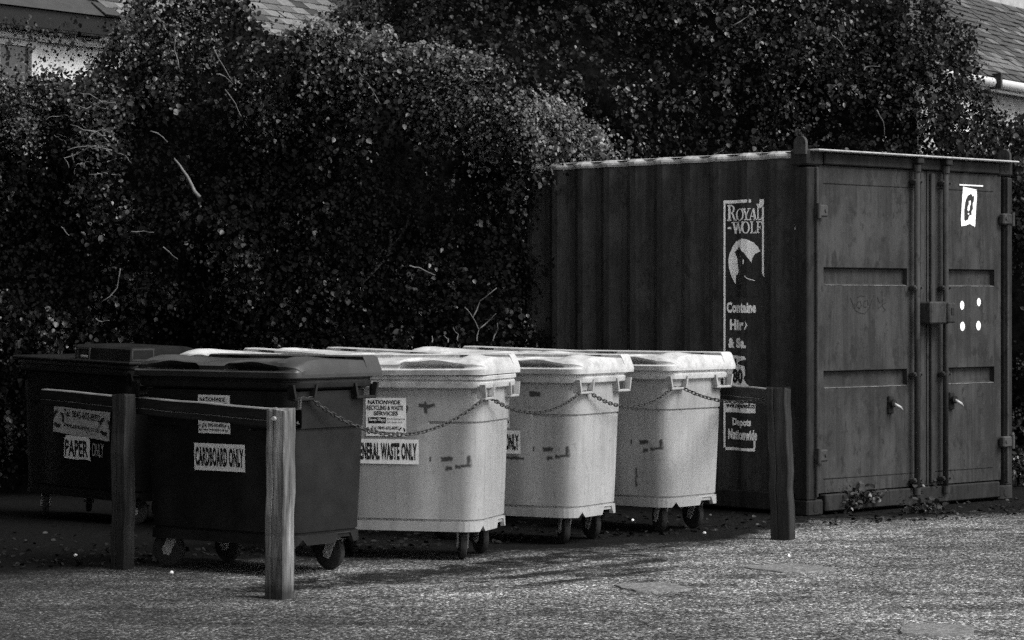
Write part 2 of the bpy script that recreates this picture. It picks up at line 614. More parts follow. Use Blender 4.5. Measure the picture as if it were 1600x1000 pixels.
def loop(hw, hd, r, z, off=0.0, offs=None):
    pts = []
    for i, (s_, q) in enumerate(STN):
        o = off + (offs(s_, q, z) if offs else 0)
        a = hw - r; b = hd - r
        if s_ == 'f': p, n = (q * a, -hd), (0, -1)
        elif s_ == 'b': p, n = (q * a, hd), (0, 1)
        elif s_ == 'r': p, n = (hw, q * b), (1, 0)
        elif s_ == 'l': p, n = (-hw, q * b), (-1, 0)
        else:
            base = {'c0': (a, -b, -90), 'c1': (a, b, 0), 'c2': (-a, b, 90), 'c3': (-a, -b, 180)}[s_]
            an = R(base[2] + 90 * q)
            n = (math.cos(an), math.sin(an)); p = (base[0] + r * n[0], base[1] + r * n[1])
        pts.append((p[0] + n[0] * o, p[1] + n[1] * o, z))
    return pts


def corner_panel(s_, q, z):
    """moulded groove above the wrap-around panels, which sit slightly back; a second groove over the skirt"""
    if .2285 < z < .2415: return -.012
    front = s_ in ('f', 'b') and abs(q) < .555
    if front or z > .815 or z < .2285: return 0
    if .802 < z: return -.011
    return -.0035


def bin_body(mat, parent):
    m = MB()
    zs = [ZB, .228, .230, .240, .243, .33, .45, .6, .72, .8, .803, .812, .816, .9, .97, ZT]
    rows = [loop(*body_dims(z), z, 0, corner_panel) for z in zs]
    m.grid(rows, closed_u=True)
    m.add(rows[0], [tuple(range(len(STN)))])
    o = m.build('body', mat, parent)
    return smooth_by_angle(o, 32)


def bin_skirt(mat, parent):
    """base skirt with notched cut-outs beside the castors"""
    m = MB()
    hw, hd, r = body_dims(ZB)
    N = 26
    path = []
    # fine path: front, right, back, left
    base = loop(hw, hd, r, 0, .006)
    pts = [Vector((p[0], p[1], 0)) for p in base]
    fine = []
    for i in range(len(pts)):
        a, b = pts[i], pts[(i + 1) % len(pts)]
        k = max(1, int((b - a).length / .02))
        for j in range(k): fine.append(a.lerp(b, j / k))
    top, bot, itop, ibot = [], [], [], []
    for p in fine:
        zb = .172
        if abs(abs(p.x) - hw) < .03:
            y = p.y
            if .04 < y + .0 < .17: zb = .222
            if -.235 < y < -.205: zb = .205
        top.append((p.x, p.y, .229)); bot.append((p.x * 1.004, p.y * 1.004, zb))
        itop.append((p.x * .965, p.y * .95, .224)); ibot.append((p.x * .965, p.y * .95, zb))
    m.grid([itop, top, bot, ibot], closed_u=True, smooth=False)
    return m.build('skirt', mat, parent)


def bin_rim(mat, parent, z0=1.012):
    m = MB()
    hw, hd, r = body_dims(ZT)
    ox = HW - hw
    prof = [(0, z0 - .012), (ox * .75, z0), (ox * .80, z0 + .006), (ox * .86, z0 + .03), (ox * .72, z0 + .036), (ox * .72, z0 + .042),
            (ox, z0 + .048), (ox, z0 + .066), (ox * .9, z0 + .071), (0, z0 + .071)]
    rows = [loop(hw + o, hd + o, r + o * .25, z) for o, z in prof]
    m.grid(rows, closed_u=True)
    o = m.build('rim', mat, parent)
    return smooth_by_angle(o, 30)


def bin_handle(mat, parent, sx, yc, z0=1.012):
    """open square loop hanging under the rim at the end of the bin"""
    m = MB()
    hw = body_dims(.95)[0]
    xo = HW + .004
    hy = .085
    zb = z0 - .062
    d = .034
    m.box((sx * (xo - d / 2), yc, zb), (d, hy * 2 + .002, .016), None, 0, .004)
    for s_ in (-1, 1):
        a = Vector((sx * (xo - d / 2), yc + s_ * (hy - .007), zb + .008)); b = Vector((sx * (xo - d / 2), yc + s_ * (hy + .012), z0 + .02))
        dd = b - a
        vs = []
        for p in (a, b):
            for ex in (-d / 2, d / 2):
                for ey in (-.0075, .0075):
                    vs.append((p.x + ex, p.y + ey, p.z))
        m.add(vs, [(0, 1, 3, 2), (4, 6, 7, 5), (0, 4, 5, 1), (2, 3, 7, 6), (0, 2, 6, 4), (1, 5, 7, 3)])
    # gusset running back to the wall of the bin
    xi = hw - .012
    x1 = xo - d
    for s_ in (-1, 1):
        y = yc + s_ * (hy + .002)
        vs = [(sx * xi, y - .006, z0 + .01), (sx * xi, y + .006, z0 + .01), (sx * xi, y - .006, zb + .0), (sx * xi, y + .006, zb + .0),
              (sx * x1, y - .006, z0 + .01), (sx * x1, y + .006, z0 + .01), (sx * x1, y - .006, zb - .004), (sx * x1, y + .006, zb - .004)]
        m.add(vs, [(0, 1, 3, 2), (4, 6, 7, 5), (0, 4, 5, 1), (2, 3, 7, 6), (0, 2, 6, 4), (1, 5, 7, 3)])
    return m.build('handle', mat, parent)


def caster(parent, x, y, ang, braked):
    c = Matrix.Rotation(ang, 3, 'Z')
    o = Vector((x, y, 0))

    def W(p): return c @ Vector(p) + o
    f = MB()
    f.box(o + Vector((0, 0, .196)), (.11, .10, .008), c)
    f.cyl(o + Vector((0, 0, .186)), (0, 0, 1), .035, .018, 12)
    for s_ in (-1, 1):
        vs = []
        for k in (0, 1):
            xx = s_ * (.026 + .009 * k)
            for p in ((-.035, .178), (.035, .178), (.055, .11), (.06, .075), (.025, .065), (-.01, .13)):
                vs.append(W((xx, p[0], p[1])))
        n = 6
        f.add(vs, [tuple(range(n)), tuple(range(2 * n - 1, n - 1, -1))] + [(k, (k + 1) % n, n + (k + 1) % n, n + k) for k in range(n)])
    f.box(o + Vector((0, 0, .176)), (.06, .07, .006), c)
    f.tube([W((-.036, .04, .1)), W((.036, .04, .1))], .007, 8)
    if braked:
        f.box(W((0, .085, .12)), (.04, .05, .008), c)
    fo = f.build('caster', M['zinc'], parent)
    w = MB()
    prof = [(-.022, .03), (-.022, .085), (-.017, .096), (-.006, .1), (.006, .1), (.017, .096), (.022, .085), (.022, .03)]
    rows = []
    for xx, r in prof:
        rows.append([W((xx, .04 + r * math.cos(2 * math.pi * k / 20), .1 + r * math.sin(2 * math.pi * k / 20))) for k in range(20)])
    w.grid(rows, closed_u=True)
    wo_ = w.build('wheel', M['rubber'], fo)
    smooth_by_angle(wo_, 40)
    h = MB()
    h.cyl(W((0, .04, .1)), c @ Vector((1, 0, 0)), .032, .048, 12)
    h.build('hub', M['zinc'], fo)
    return fo


def sst(a, b, x):
    t = max(0., min(1., (x - a) / (b - a))); return t * t * (3 - 2 * t)


def bin_lid(mat, parent, seed=0, zl=1.084, bow=0.0):
    """moulded lid: two undercut hand grips at the front, end domes, rear ridge with two slots"""
    rs = random.Random(seed)
    xs = set()
    for c in (-.30, .30):
        for d in (-.205, -.19, -.17, -.13, -.08, -.03, .02, .07, .11, .15, .18, .2, .215): xs.add(round(c + d, 4))
    for c in (-.37, .37):
        for d in (-.09, -.084, 0, .084, .09): xs.add(round(c + d, 4))
    for q in (0, .05, .085, .1, .46, .5, .53, .55, .57, .585, .595, .605):
        xs.add(q); xs.add(-q)
    xs = sorted(xs)
    rows = []
    ends = [(-.622, 0), (-.621, .35), (-.612, .85)]

    def prof(x, k=1.0):
        ax = abs(x)
        sgn = 1 if x > 0 else -1
        u = (ax - .30)
        s_ = sst(.205, .175, abs(u)) if abs(u) < .25 else 0
        # grip opening tapers towards the ends of the bin like a leaf
        s_ *= 1 - .65 * sst(.02, .2, u)
        lift = .012 * math.exp(-((u - .02) / .1) ** 2)
        dome = sst(.36, .50, ax) * (1 - .35 * sst(.52, .60, ax))
        plat = .014 * sst(.10, .085, ax)
        r = 1 if abs(ax - .37) < .0845 else 0
        dip = .016 * sst(.21, .14, abs(u))
        z = lambda q: q * k
        P = [(-.382, -.018), (-.388, .012), (-.372, .019),
             (-.355 + .075 * s_ + .0 * dome, .021),
             (-.352 + .070 * s_, .026),
             (-.352 + .012 * s_, .034 + .020 * s_),
             (-.356 + .0 * s_, .044 + lift * .9 + .015 * s_),
             (-.340, .050 + lift + .014 * dome + .014 * s_),
             (-.29, .055 + lift * .4 + .030 * dome + plat * .6 - dip * .2),
             (-.22, .058 + .040 * dome + plat - dip),
             (-.12, .060 + .038 * dome + plat - dip),
             (.02, .064 + .022 * dome + plat - dip * .7),
             (.14, .068 + .012 * dome + plat * .6 - dip * .2),
             (.245, .072), (.255 + .055 * r, .073), (.257 + .055 * r, .087), (.252, .090),
             (.262, .0945), (.355, .096), (.375, .088), (.386, .02), (.382, -.018)]
        return [(y, z(q) if q > .019 else q) for y, q in P]
    L = []
    for x, k in ends:
        p = prof(-.60, max(k, .0)); L.append([(x, y * (.985 if k < .8 else .995), min(q, .012 + 9 * k) + zl) if k == 0 else (x, y * .995, q + zl) for y, q in p])
    for x in xs:
        L.append([(x, y, q + zl + bow * (x / .6) ** 2) for y, q in prof(x)])
    for x, k in reversed(ends):
        p = prof(.60, k); L.append([(-x, y * (.985 if k < .8 else .995), min(q, .012 + 9 * k) + zl) if k == 0 else (-x, y * .995, q + zl) for y, q in p])
    rc = .085
    for r_ in L:
        for i, (x, y, z) in enumerate(r_):
            h = max(0., z - zl - .02)
            e_ = max(0., abs(x) - (.622 - rc))
            dy = rc - math.sqrt(max(0., rc * rc - min(e_, rc) ** 2))
            if y < 0: y += dy * max(0., 1 - (y + .39) / .2)
            # the dome falls away towards the front corner
            if h > 0 and y < -.1: z -= h * .55 * (e_ / rc) ** 2 * sst(-.1, -.36, y)
            r_[i] = (x * (1 - .35 * h), y, z)
    m = MB()
    m.grid(L)
    n = len(L[0])
    m.add(L[0], [tuple(range(n))]); m.add(L[-1], [tuple(range(n - 1, -1, -1))])
    o = m.build('lid', mat, parent)
    smooth_by_angle(o, 28)
    return o


def place_bin(name, px, Y, phi, label, group, tilt=(0, 0)):
    """near right-hand rim corner of the bin stands at photo column px, depth Y"""
    c = Vector(((px - 800) / F * Y, Y, 0))
    r = R(phi - 90)
    rot = Matrix.Rotation(r, 3, 'Z')
    o = c - rot @ Vector((HW, -HD, 0))
    e = empty(name, o, r, label, 'bin', group)
    e.rotation_euler = (R(tilt[0]), R(tilt[1]), r)
    return e


def face_fn(off):
    return lambda x, z: Vector((x, front_y(z) - off, z))


def recycle_arrows(cx, cz, r, w):
    out = []
    for k in range(3):
        a = 100 + 120 * k
        o = arc_pts(cx, cz, r, r, a, a + 62, 6); i = arc_pts(cx, cz, r * .62, r * .62, a + 62, a, 6)
        tip = arc_pts(cx, cz, r * .81, r * .81, a + 92, a + 92, 1)[0]
        out.append(poly_2d(o + [tip] + i))
    return join2d(*out)


def service_sticker(parent, cx, cz, w, h, mat, full=True, tilt=0.0, sub=False):
    x0, x1, z0, z1 = -w / 2, w / 2, -h / 2, h / 2
    ct, st = math.cos(tilt), math.sin(tilt)

    def fn(off):
        b = face_fn(off)
        return lambda u, v: b(cx + u * ct - v * st, cz + u * st + v * ct)
    s_ = decal('sticker', rect_2d(x0, x1, z0, z1), fn(.004), mat, parent, (-.1, 0, .1))
    s_['label'] = 'service sticker with company name, telephone number and web address'
    f = lambda t, a, b, c, d, bold=.012: fit(text_2d(t, bold), x0 + w * a, x0 + w * b, z0 + h * c, z0 + h * d)
    if not full:
        ink = [rect_2d(x0 + w * .12, x0 + w * .60, z0 + h * .70, z0 + h * .97), f('Environmental', .63, .97, .86, .95), f('Services Ltd', .63, .90, .72, .80),
               f('Tel: 0845-602-8092', .18, .83, .42, .60, .022), f('www.sevenways.co.uk', .18, .83, .12, .30, .018),
               recycle_arrows(x0 + w * .09, z0 + h * .34, h * .22, .02), recycle_arrows(x0 + w * .92, z0 + h * .34, h * .22, .02)]
        decal('lettering', join2d(*ink), fn(.0055), M['ink'], s_)
        decal('lettering', f('Seven Ways', .14, .58, .75, .93, .02), fn(.007), mat, s_)
        return s_
    ink = [f('NATIONWIDE', .06, .86, .83, .94, .03), f('RECYCLING & WASTE', .03, .93, .68, .80, .03), f('SERVICES', .2, .80, .54, .65, .03),
           f('Environmental', .53, .97, .43, .48, .0), f('Services Ltd', .53, .90, .345, .40, .0),
           f('Tel: 0845-602-8092', .15, .82, .17, .26, .022), f('www.sevenways.co.uk', .15, .82, .05, .135, .018)]
    bx = rect_2d(x0 + w * .06, x0 + w * .50, z0 + h * .335, z0 + h * .49)
    ink.append(bx)
    ink.append(recycle_arrows(x0 + w * .085, z0 + h * .15, h * .09, .02)); ink.append(recycle_arrows(x0 + w * .90, z0 + h * .15, h * .09, .02))
    decal('lettering', join2d(*ink), fn(.0055), M['ink'], s_)
    decal('lettering', f('Seven Ways', .085, .475, .36, .47, .02), fn(.007), mat, s_)
    return s_


def waste_sticker(parent, text, cx, cz, w, h, mat):
    x0, x1, z0, z1 = cx - w / 2, cx + w / 2, cz - h / 2, cz + h / 2
    s_ = decal('sticker', rect_2d(x0, x1, z0, z1), face_fn(.004), mat, parent, (-.1, 0, .1))
    s_['label'] = 'white sticker printed %s' % text
    decal('lettering', fit(text_2d(text, .045, 1.07), x0 + w * .025, x1 - w * .025, z0 + h * .16, z1 - h * .14), face_fn(.0055), M['ink'], s_)
    return s_


def wheeled_bin(e, mbody, mlid, seed, zr=1.012, lid_lift=0.0, rimmat=None):
    bin_body(mbody, e); bin_skirt(mbody, e)
    bin_rim(rimmat or mlid, e, zr)
    for sx in (-1, 1):
        for yc in (-.265, .255): bin_handle(rimmat or mbody, e, sx, yc, zr)
    for sx in (-1, 1):
        for sy in (-1, 1):
            caster(e, sx * .43, sy * .2, -e.rotation_euler[2] + R([40, 200, 8, 24][(sx + 1) + (sy + 1) // 2] + seed * 5), sy < 0)
    l = bin_lid(mlid, e, seed, zr + .073)
    return l


BINS = {}
GW = 'white wheeled waste bins'
GB = 'dark wheeled recycling bins'
e = place_bin('wheeled_bin', 757, 15.55, 73.6, 'white wheeled bin next to the dark cardboard bin, lid propped slightly open', GW)
l = wheeled_bin(e, M['white0'], M['lid0'], 0)
l.rotation_euler = (R(.0), R(-.5), 0); l.location = (0, 0, .016)
service_sticker(e, 0, .838, .25, .225, M['paper'])
waste_sticker(e, 'GENERAL WASTE ONLY', 0, .635, .40, .145, M['paper'])
BINS['w1'] = e

e = place_bin('wheeled_bin', 905, 16.56, 61.3, 'white wheeled bin standing in the middle of the front three white ones', GW)
wheeled_bin(e, M['white1'], M['lid1'], 1)
service_sticker(e, -.02, .838, .25, .225, M['paper'])
waste_sticker(e, 'GENERAL WASTE ONLY', -.02, .635, .40, .145, M['paper'])
BINS['w2'] = e

e = place_bin('wheeled_bin', 1047, 17.41, 51.5, 'white wheeled bin at the end of the front row beside the container sign', GW)
wheeled_bin(e, M['white2'], M['lid2'], 2)
BINS['w3'] = e

for k, (px, Y, phi, tl, lab) in enumerate(((470, 18.2, 45, 1.8, 'white wheeled bin in the back row directly behind the dark cardboard bin'),
                                           (600, 18.9, 45, 1.2, 'white wheeled bin in the back row between two other white bins'),
                                           (815, 19.5, 45, 1.0, 'white wheeled bin in the back row nearest the container side'))):
    r = R(phi - 90)
    ctr = Vector(((px - 800) / F * Y, Y, 0)) - Matrix.Rotation(r, 3, 'Z') @ Vector((0, .29, 0))
    e = empty('wheeled_bin', ctr, r, lab, 'bin', GW)
    e.rotation_euler = (0, R(tl), r)
    wheeled_bin(e, M['white%d' % (3 + k)], M['lid%d' % (3 + k)], 3 + k)
    BINS['b%d' % k] = e

e = place_bin('wheeled_bin', 457, 14.6, 53, 'dark wheeled bin with CARDBOARD ONLY sticker behind the front timber post', GB)
wheeled_bin(e, M['dark'], M['darklid'], 6, 1.04, 0, M['dark'])
service_sticker(e, 0, .885, .243, .215, M['paper'])
waste_sticker(e, 'CARDBOARD ONLY', .035, .645, .385, .152, M['paper'])
BINS['dark'] = e

# the paper bin: dark, with a tall hooded lid
e = place_bin('wheeled_bin', 199, 18.1, 50, 'near black wheeled bin with torn PAPER ONLY sticker and hooded lid', GB, (0, 1.6))
bin_body(M['black'], e); bin_skirt(M['black'], e); bin_rim(M['dark'], e, 1.03)
for sx in (-1, 1):
    for yc in (-.265, .255): bin_handle(M['black'], e, sx, yc, 1.03)
    for sy in (-1, 1): caster(e, sx * .43, sy * .2, R(40 * sx + 90 * sy), sy < 0)
m = MB()
zl = 1.103
m.box((0, 0, zl + .012), (1.23, .75, .024), None, 0, .008)
prof = [(-.352, .022), (-.345, .105), (-.325, .122), (.05, .126), (.16, .122), (.25, .102), (.32, .065), (.355, .022)]
xa, xb = .03, .588
rows = [[(x, y * s_, zl + z) for y, z in prof] for x, s_ in ((xa, 1), (xa + .01, 1), (xb - .01, 1), (xb, 1))]
m.grid(rows, smooth=False)
m.add(rows[0], [tuple(range(8))]); m.add(rows[-1], [tuple(range(7, -1, -1))])
lid = m.build('lid', M['dark'], e)
smooth_by_angle(lid, 30)


def pocket(c, du, dv, parent):
    """framed hand opening: du, dv are half extents along two axes, a lighter lip inside"""
    c, du, dv = Vector(c), Vector(du), Vector(dv)
    nrm = dv.cross(du).normalized()
    q = MB()
    for s_ in (-1, 1):
        for a, b in ((du, dv), (dv, du)):
            p = c + b * s_
            vs = []
            for t in (-1, 1):
                for w in (-.006, .006):
                    for h in (-.002, .009):
                        vs.append(p + a * t * 1.08 + b.normalized() * w + nrm * h)
            q.add(vs, [(0, 1, 3, 2), (4, 6, 7, 5), (0, 4, 5, 1), (2, 3, 7, 6), (0, 2, 6, 4), (1, 5, 7, 3)])
    f = q.build('hand_opening', M['darklid'], parent)
    b = MB()
    p = c + nrm * .002
    b.add([p - du - dv, p + du - dv, p + du + dv, p - du + dv], [(0, 1, 2, 3)])  # flat black sheet: the opening's inner shade put into the colour
    b.build('recess', M['ink'], f)
    t = MB()
    p = c - dv * .55 - du * .25 + nrm * .006
    t.box(p, (abs(du.x) * 1.1 + .008, abs(du.y) * 1.1 + .008, dv.length * .5), None, 0, .004)
    t.build('grip_bar', M['zinc'], f)
    return f


pocket((xb, -.235, zl + .07), (0, .095, 0), (0, 0, .036), lid)
pocket((.12, -.352, zl + .062), (-.06, 0, 0), (0, .003, .036), lid)
service_sticker(e, .085, .735, .58, .285, M['paper_old'], False, R(-3.5))
s_ = decal('sticker', poly_2d([(-.10, .435), (-.09, .575), (-.07, .595), (.15, .59), (.175, .575), (.17, .46), (.185, .43), (.12, .438), (.03, .43)]), face_fn(.007), M['paper'], e, (.03,))
s_['label'] = 'torn sticker printed PAPER with the second word peeling off'
decal('lettering', fit(text_2d('PAPER', .03, 1.0), -.085, .155, .452, .565), face_fn(.0085), M['ink'], s_)
decal('lettering', fit(text_2d('ONLY', .0, .95), .192, .31, .462, .555), face_fn(.0045), M['paper_old'], s_)
BINS['paper'] = e

# ------------------------------------------------------------------ timber posts and rails
def timber(name, w, d, h, mat, parent, loc, rz=0, lean=(0, 0), seed=0, top=.012):
    """squared timber with slightly uneven, bevelled faces"""
    rs = random.Random(seed)
    m = MB()
    n = 9
    rows = []
    b = .006
    base = [(-w / 2 + b, -d / 2), (w / 2 - b, -d / 2), (w / 2, -d / 2 + b), (w / 2, d / 2 - b), (w / 2 - b, d / 2), (-w / 2 + b, d / 2), (-w / 2, d / 2 - b), (-w / 2, -d / 2 + b)]
    # a drying crack down the front face
    base.insert(1, (-w * .16, -d / 2)); base.insert(2, (-w * .12, -d / 2 + .006)); base.insert(3, (-w * .09, -d / 2))
    for k in range(n + 1):
        z = h * k / n
        j = (rs.uniform(-.005, .005), rs.uniform(-.005, .005))
        rows.append([(x + j[0], y + j[1], z + (rs.uniform(-top, top) if k == n else 0)) for x, y in base])
    m.grid(rows, closed_u=True, smooth=False)
    m.add(rows[-1], [tuple(range(len(base)))])
    o = m.build(name, mat, parent)
    o.location = loc; o.rotation_euler = (R(lean[0]), R(lean[1]), rz)
    return o


Yp = CH * F / (935 - HZ)
p0 = at(437, 935, Yp)
fence = empty('timber_fence', (p0.x, p0.y, 0), 0, 'low timber fence with pale front post and dark rail by the cardboard bin', 'fence', 'low timber fences')
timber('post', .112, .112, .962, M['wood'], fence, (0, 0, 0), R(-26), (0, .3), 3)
p1 = at(195, 625, 15.15)
timber('post', .10, .10, .985, M['wood_dark'], fence, (p1.x - p0.x - .02, p1.y - p0.y + .075, 0), R(-28), (0, 0), 4)


def rail(parent, a, b, hgt, th, mat, name='rail'):
    a, b = Vector(a), Vector(b)
    d = b - a
    o = timber(name, hgt, th, d.length, mat, parent, a)
    x = d.normalized(); q = x.to_track_quat('Z', 'Y')
    # keep the board's broad face upright
    zup = Vector((0, 0, 1)); zc = x; xc = (zup - zc * zup.dot(zc)).normalized(); yc = zc.cross(xc)
    o.rotation_euler = Matrix((xc, yc, zc)).transposed().to_euler()
    o.data.materials.append(M['wood_top_lit'])
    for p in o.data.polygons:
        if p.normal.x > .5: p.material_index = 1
    return o


ra = at(458, 0, 13.76); rb = at(68, 0, 16.55)
ra.z = .955 - .05; rb.z = .98 - .055
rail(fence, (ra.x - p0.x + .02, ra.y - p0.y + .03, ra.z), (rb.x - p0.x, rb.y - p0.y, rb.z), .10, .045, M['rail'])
bo = MB()
for (px, py, Y) in ((428, 654, Yp - .07),):
    q = at(px, py, Y)
    bo.cyl((q.x - p0.x, q.y - p0.y, q.z), (-.4, -.9, 0), .011, .02, 8)
bo.build('bolt', M['zinc'], fence)

Yq = CH * F / (843 - HZ)
q0 = at(1223, 843, Yq)
fence2 = empty('timber_fence', (q0.x, q0.y, 0), 0, 'low timber fence with leaning dark post beside the container', 'fence', 'low timber fences')
timber('post', .13, .115, .965, M['wood_dark'], fence2, (0, 0, 0), R(-24), (0, -1.6), 5)
r0 = Vector((-.005, .05, .90)); r1 = r0 + Vector((-.27, .96, .0)) * 1.7
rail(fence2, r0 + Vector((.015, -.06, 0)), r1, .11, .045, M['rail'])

# ------------------------------------------------------------------ chain through the bin handles
def bin_point(key, x, y, z):
    e = BINS[key]
    mw = Matrix.LocRotScale(e.location, e.rotation_euler, None)
    return mw @ Vector((x, y, z))


def hb(key, zr, dy):
    return bin_point(key, HW - .012, -.265 + dy, zr - .058)


anchors = []
pl = at(464, 662, 13.72); pl.y += .02
spans = [
    (pl, hb('dark', 1.04, -.03), .03),
    (hb('dark', 1.04, .06), hb('w1', 1.012, -.06), None),
    (hb('w1', 1.012, .05), hb('w2', 1.012, -.06), None),
    (hb('w2', 1.012, .05), hb('w3', 1.012, -.06), None),
    (hb('w3', 1.012, .05), at(1211, 618, Yq - .03), None),
]
sag = [.03, .205, .105, .105, .065]
path = []
for (a, b, _), sg in zip(spans, sag):
    n = 60
    for k in range(n + 1):
        t = k / n
        p = a.lerp(b, t); p.z -= sg * 4 * t * (1 - t)
        path.append(p)
lk = MB()
pts = []
for k in range(10):
    a = 2 * math.pi * k / 10
    pts.append(((.0115 if math.cos(a) > 0 else -.0115) + .009 * math.cos(a), .0095 * math.sin(a), 0))
lk.tube(pts, .0038, 4, 0, False, True, True)
lme = lk.mesh('link', M['rust'])
ch = empty('chain', (pl.x, pl.y, pl.z), 0, 'sagging steel chain threaded through the bin handles between the two posts', 'chain')
step = .031
acc = 0.0
idx = 0
for a, b in zip(path[:-1], path[1:]):
    d = (b - a).length
    while acc <= d and d > 1e-6:
        p = a.lerp(b, acc / d)
        o = link('link', lme, ch)
        o.location = p - Vector(ch.location)
        t = (b - a).normalized()
        q = t.to_track_quat('X', 'Z')
        o.rotation_mode = 'QUATERNION'
        o.rotation_quaternion = q @ Matrix.Rotation(R(25 + 90 * (idx % 2) + random.uniform(-14, 14)), 3, 'X').to_quaternion()
        acc += step; idx += 1
    acc -= d

# ------------------------------------------------------------------ shipping container
TH = 43.8
cx0 = at(1262, 807, CH * F / (807 - HZ))
con = empty('shipping_container', (cx0.x, cx0.y, 0), R(TH), 'dark steel shipping container with torn sign on its ribbed side and closed double doors', 'container')
CL, CW, CHt = 6.06, 2.44, 2.59
PITCH = .278


def corr(y):
    """corrugation depth (towards +x) at y along the side"""
    t = ((y - .020) / PITCH) % 1.0
    a = .20; s_ = .30
    D = .054
    if t < a: return .0
    if t < a + s_: return D * (t - a) / s_
    if t < 2 * a + s_: return D
    if t < 2 * a + 2 * s_: return D * (1 - (t - 2 * a - s_) / s_)
    return 0.


ybr = []
k = 0
y = .020
while y < CL - .14:
    for q in (0, .20, .50, .70):
        yy = y + q * PITCH
        if .13 < yy < CL - .14: ybr.append(yy)
    y += PITCH
ybr = [.12] + ybr + [CL - .13]
m = MB()
rows = [[(.012 + corr(y), y, z) for y in ybr] for z in (.15, .6, 1.2, 1.8, 2.545)]
m.grid(rows, smooth=False)
m.build('side_panel', M['steel_side'], con)
m = MB()
rows = [[(corr(y) + .004, y, 2.540) for y in ybr], [(corr(y) - .004, y, 2.556) for y in ybr], [(corr(y) - .002, y, 2.570) for y in ybr], [(corr(y) + .03, y, 2.592) for y in ybr], [(corr(y) + .20, y, 2.594) for y in ybr]]
m.grid(rows, smooth=False)
m.build('roof_edge', M['lit_edge'], con)
m = MB()
m.add([(.05, .1, 2.586), (CW, .1, 2.586), (CW, CL, 2.586), (.05, CL, 2.586)], [(0, 1, 2, 3)])
m.box((CW - .03, CL / 2, 1.3), (.04, CL - .3, 2.5)); m.box((CW / 2, CL - .05, 1.3), (CW - .3, .04, 2.5))
m.box((CW / 2, CL / 2, .13), (CW - .2, CL - .2, .05))
m.build('shell', M['steel_side'], con)
m = MB()
m.box((.03, CL / 2, .09), (.056, CL - .3, .13), None, 0, .008)
m.build('bottom_rail', M['steel_dark'], con)
for (x, yy, w, d) in ((.055, .062, .11, .124), (CW - .05, .062, .10, .124), (.055, CL - .06, .11, .12), (CW - .05, CL - .06, .1, .12)):
    m = MB(); m.box((x, yy, 1.29), (w, d, 2.36), None, 0, .01)
    m.build('corner_post', M['steel_dark'], con)
for x in (.085, CW - .085):
    m = MB(); m.box((x, .0, 1.30), (.018, .05, 2.34), None, 0, .006)
    m.build('post_edge', M['edge_paint'], con)
for x in (.085, CW - .085):
    for yy in (.08, CL - .08):
        for z in (.055, CHt - .05):
            m = MB(); m.box((x, yy, z), (.176, .166, .115), None, 0, .012)
            m.cyl((x, yy - .082 if yy < 1 else yy + .082, z), (0, 1, 0), .032, .008, 12)
            m.build('corner_casting', M['steel_dark'], con)
m = MB(); m.box((CW / 2, .045, 2.535), (CW - .36, .11, .085), None, 0, .008); m.build('header', M['steel_dark'], con)
m = MB(); m.box((CW / 2, -.004, 2.588), (CW - .05, .16, .014), None, 0, .005); m.build('header_edge', M['lit_edge'], con)
m = MB(); m.box((CW / 2, .045, .085), (CW - .36, .12, .12), None, 0, .008); m.build('sill', M['steel_dark'], con)
# lifting lugs standing on the roof corners
for x in (-.005, CW - .02):
    m = MB()
    ring = [(-.055, 0), (-.055, .08)] + [(-.055 * math.cos(R(a)), .08 + .05 * math.sin(R(a))) for a in range(20, 180, 20)] + [(.055, .08), (.055, 0)]
    n = len(ring)
    vs = [(x - .012, .06 + u, 2.56 + v) for u, v in ring] + [(x + .012, .06 + u, 2.56 + v) for u, v in ring]
    m.add(vs, [tuple(range(n)), tuple(range(2 * n - 1, n - 1, -1))] + [(k, (k + 1) % n, n + (k + 1) % n, n + k) for k in range(n)])
    m.cyl((x, .06, 2.645), (1, 0, 0), .022, .028, 12)
    m.build('lifting_lug', M['edge_paint'], con)


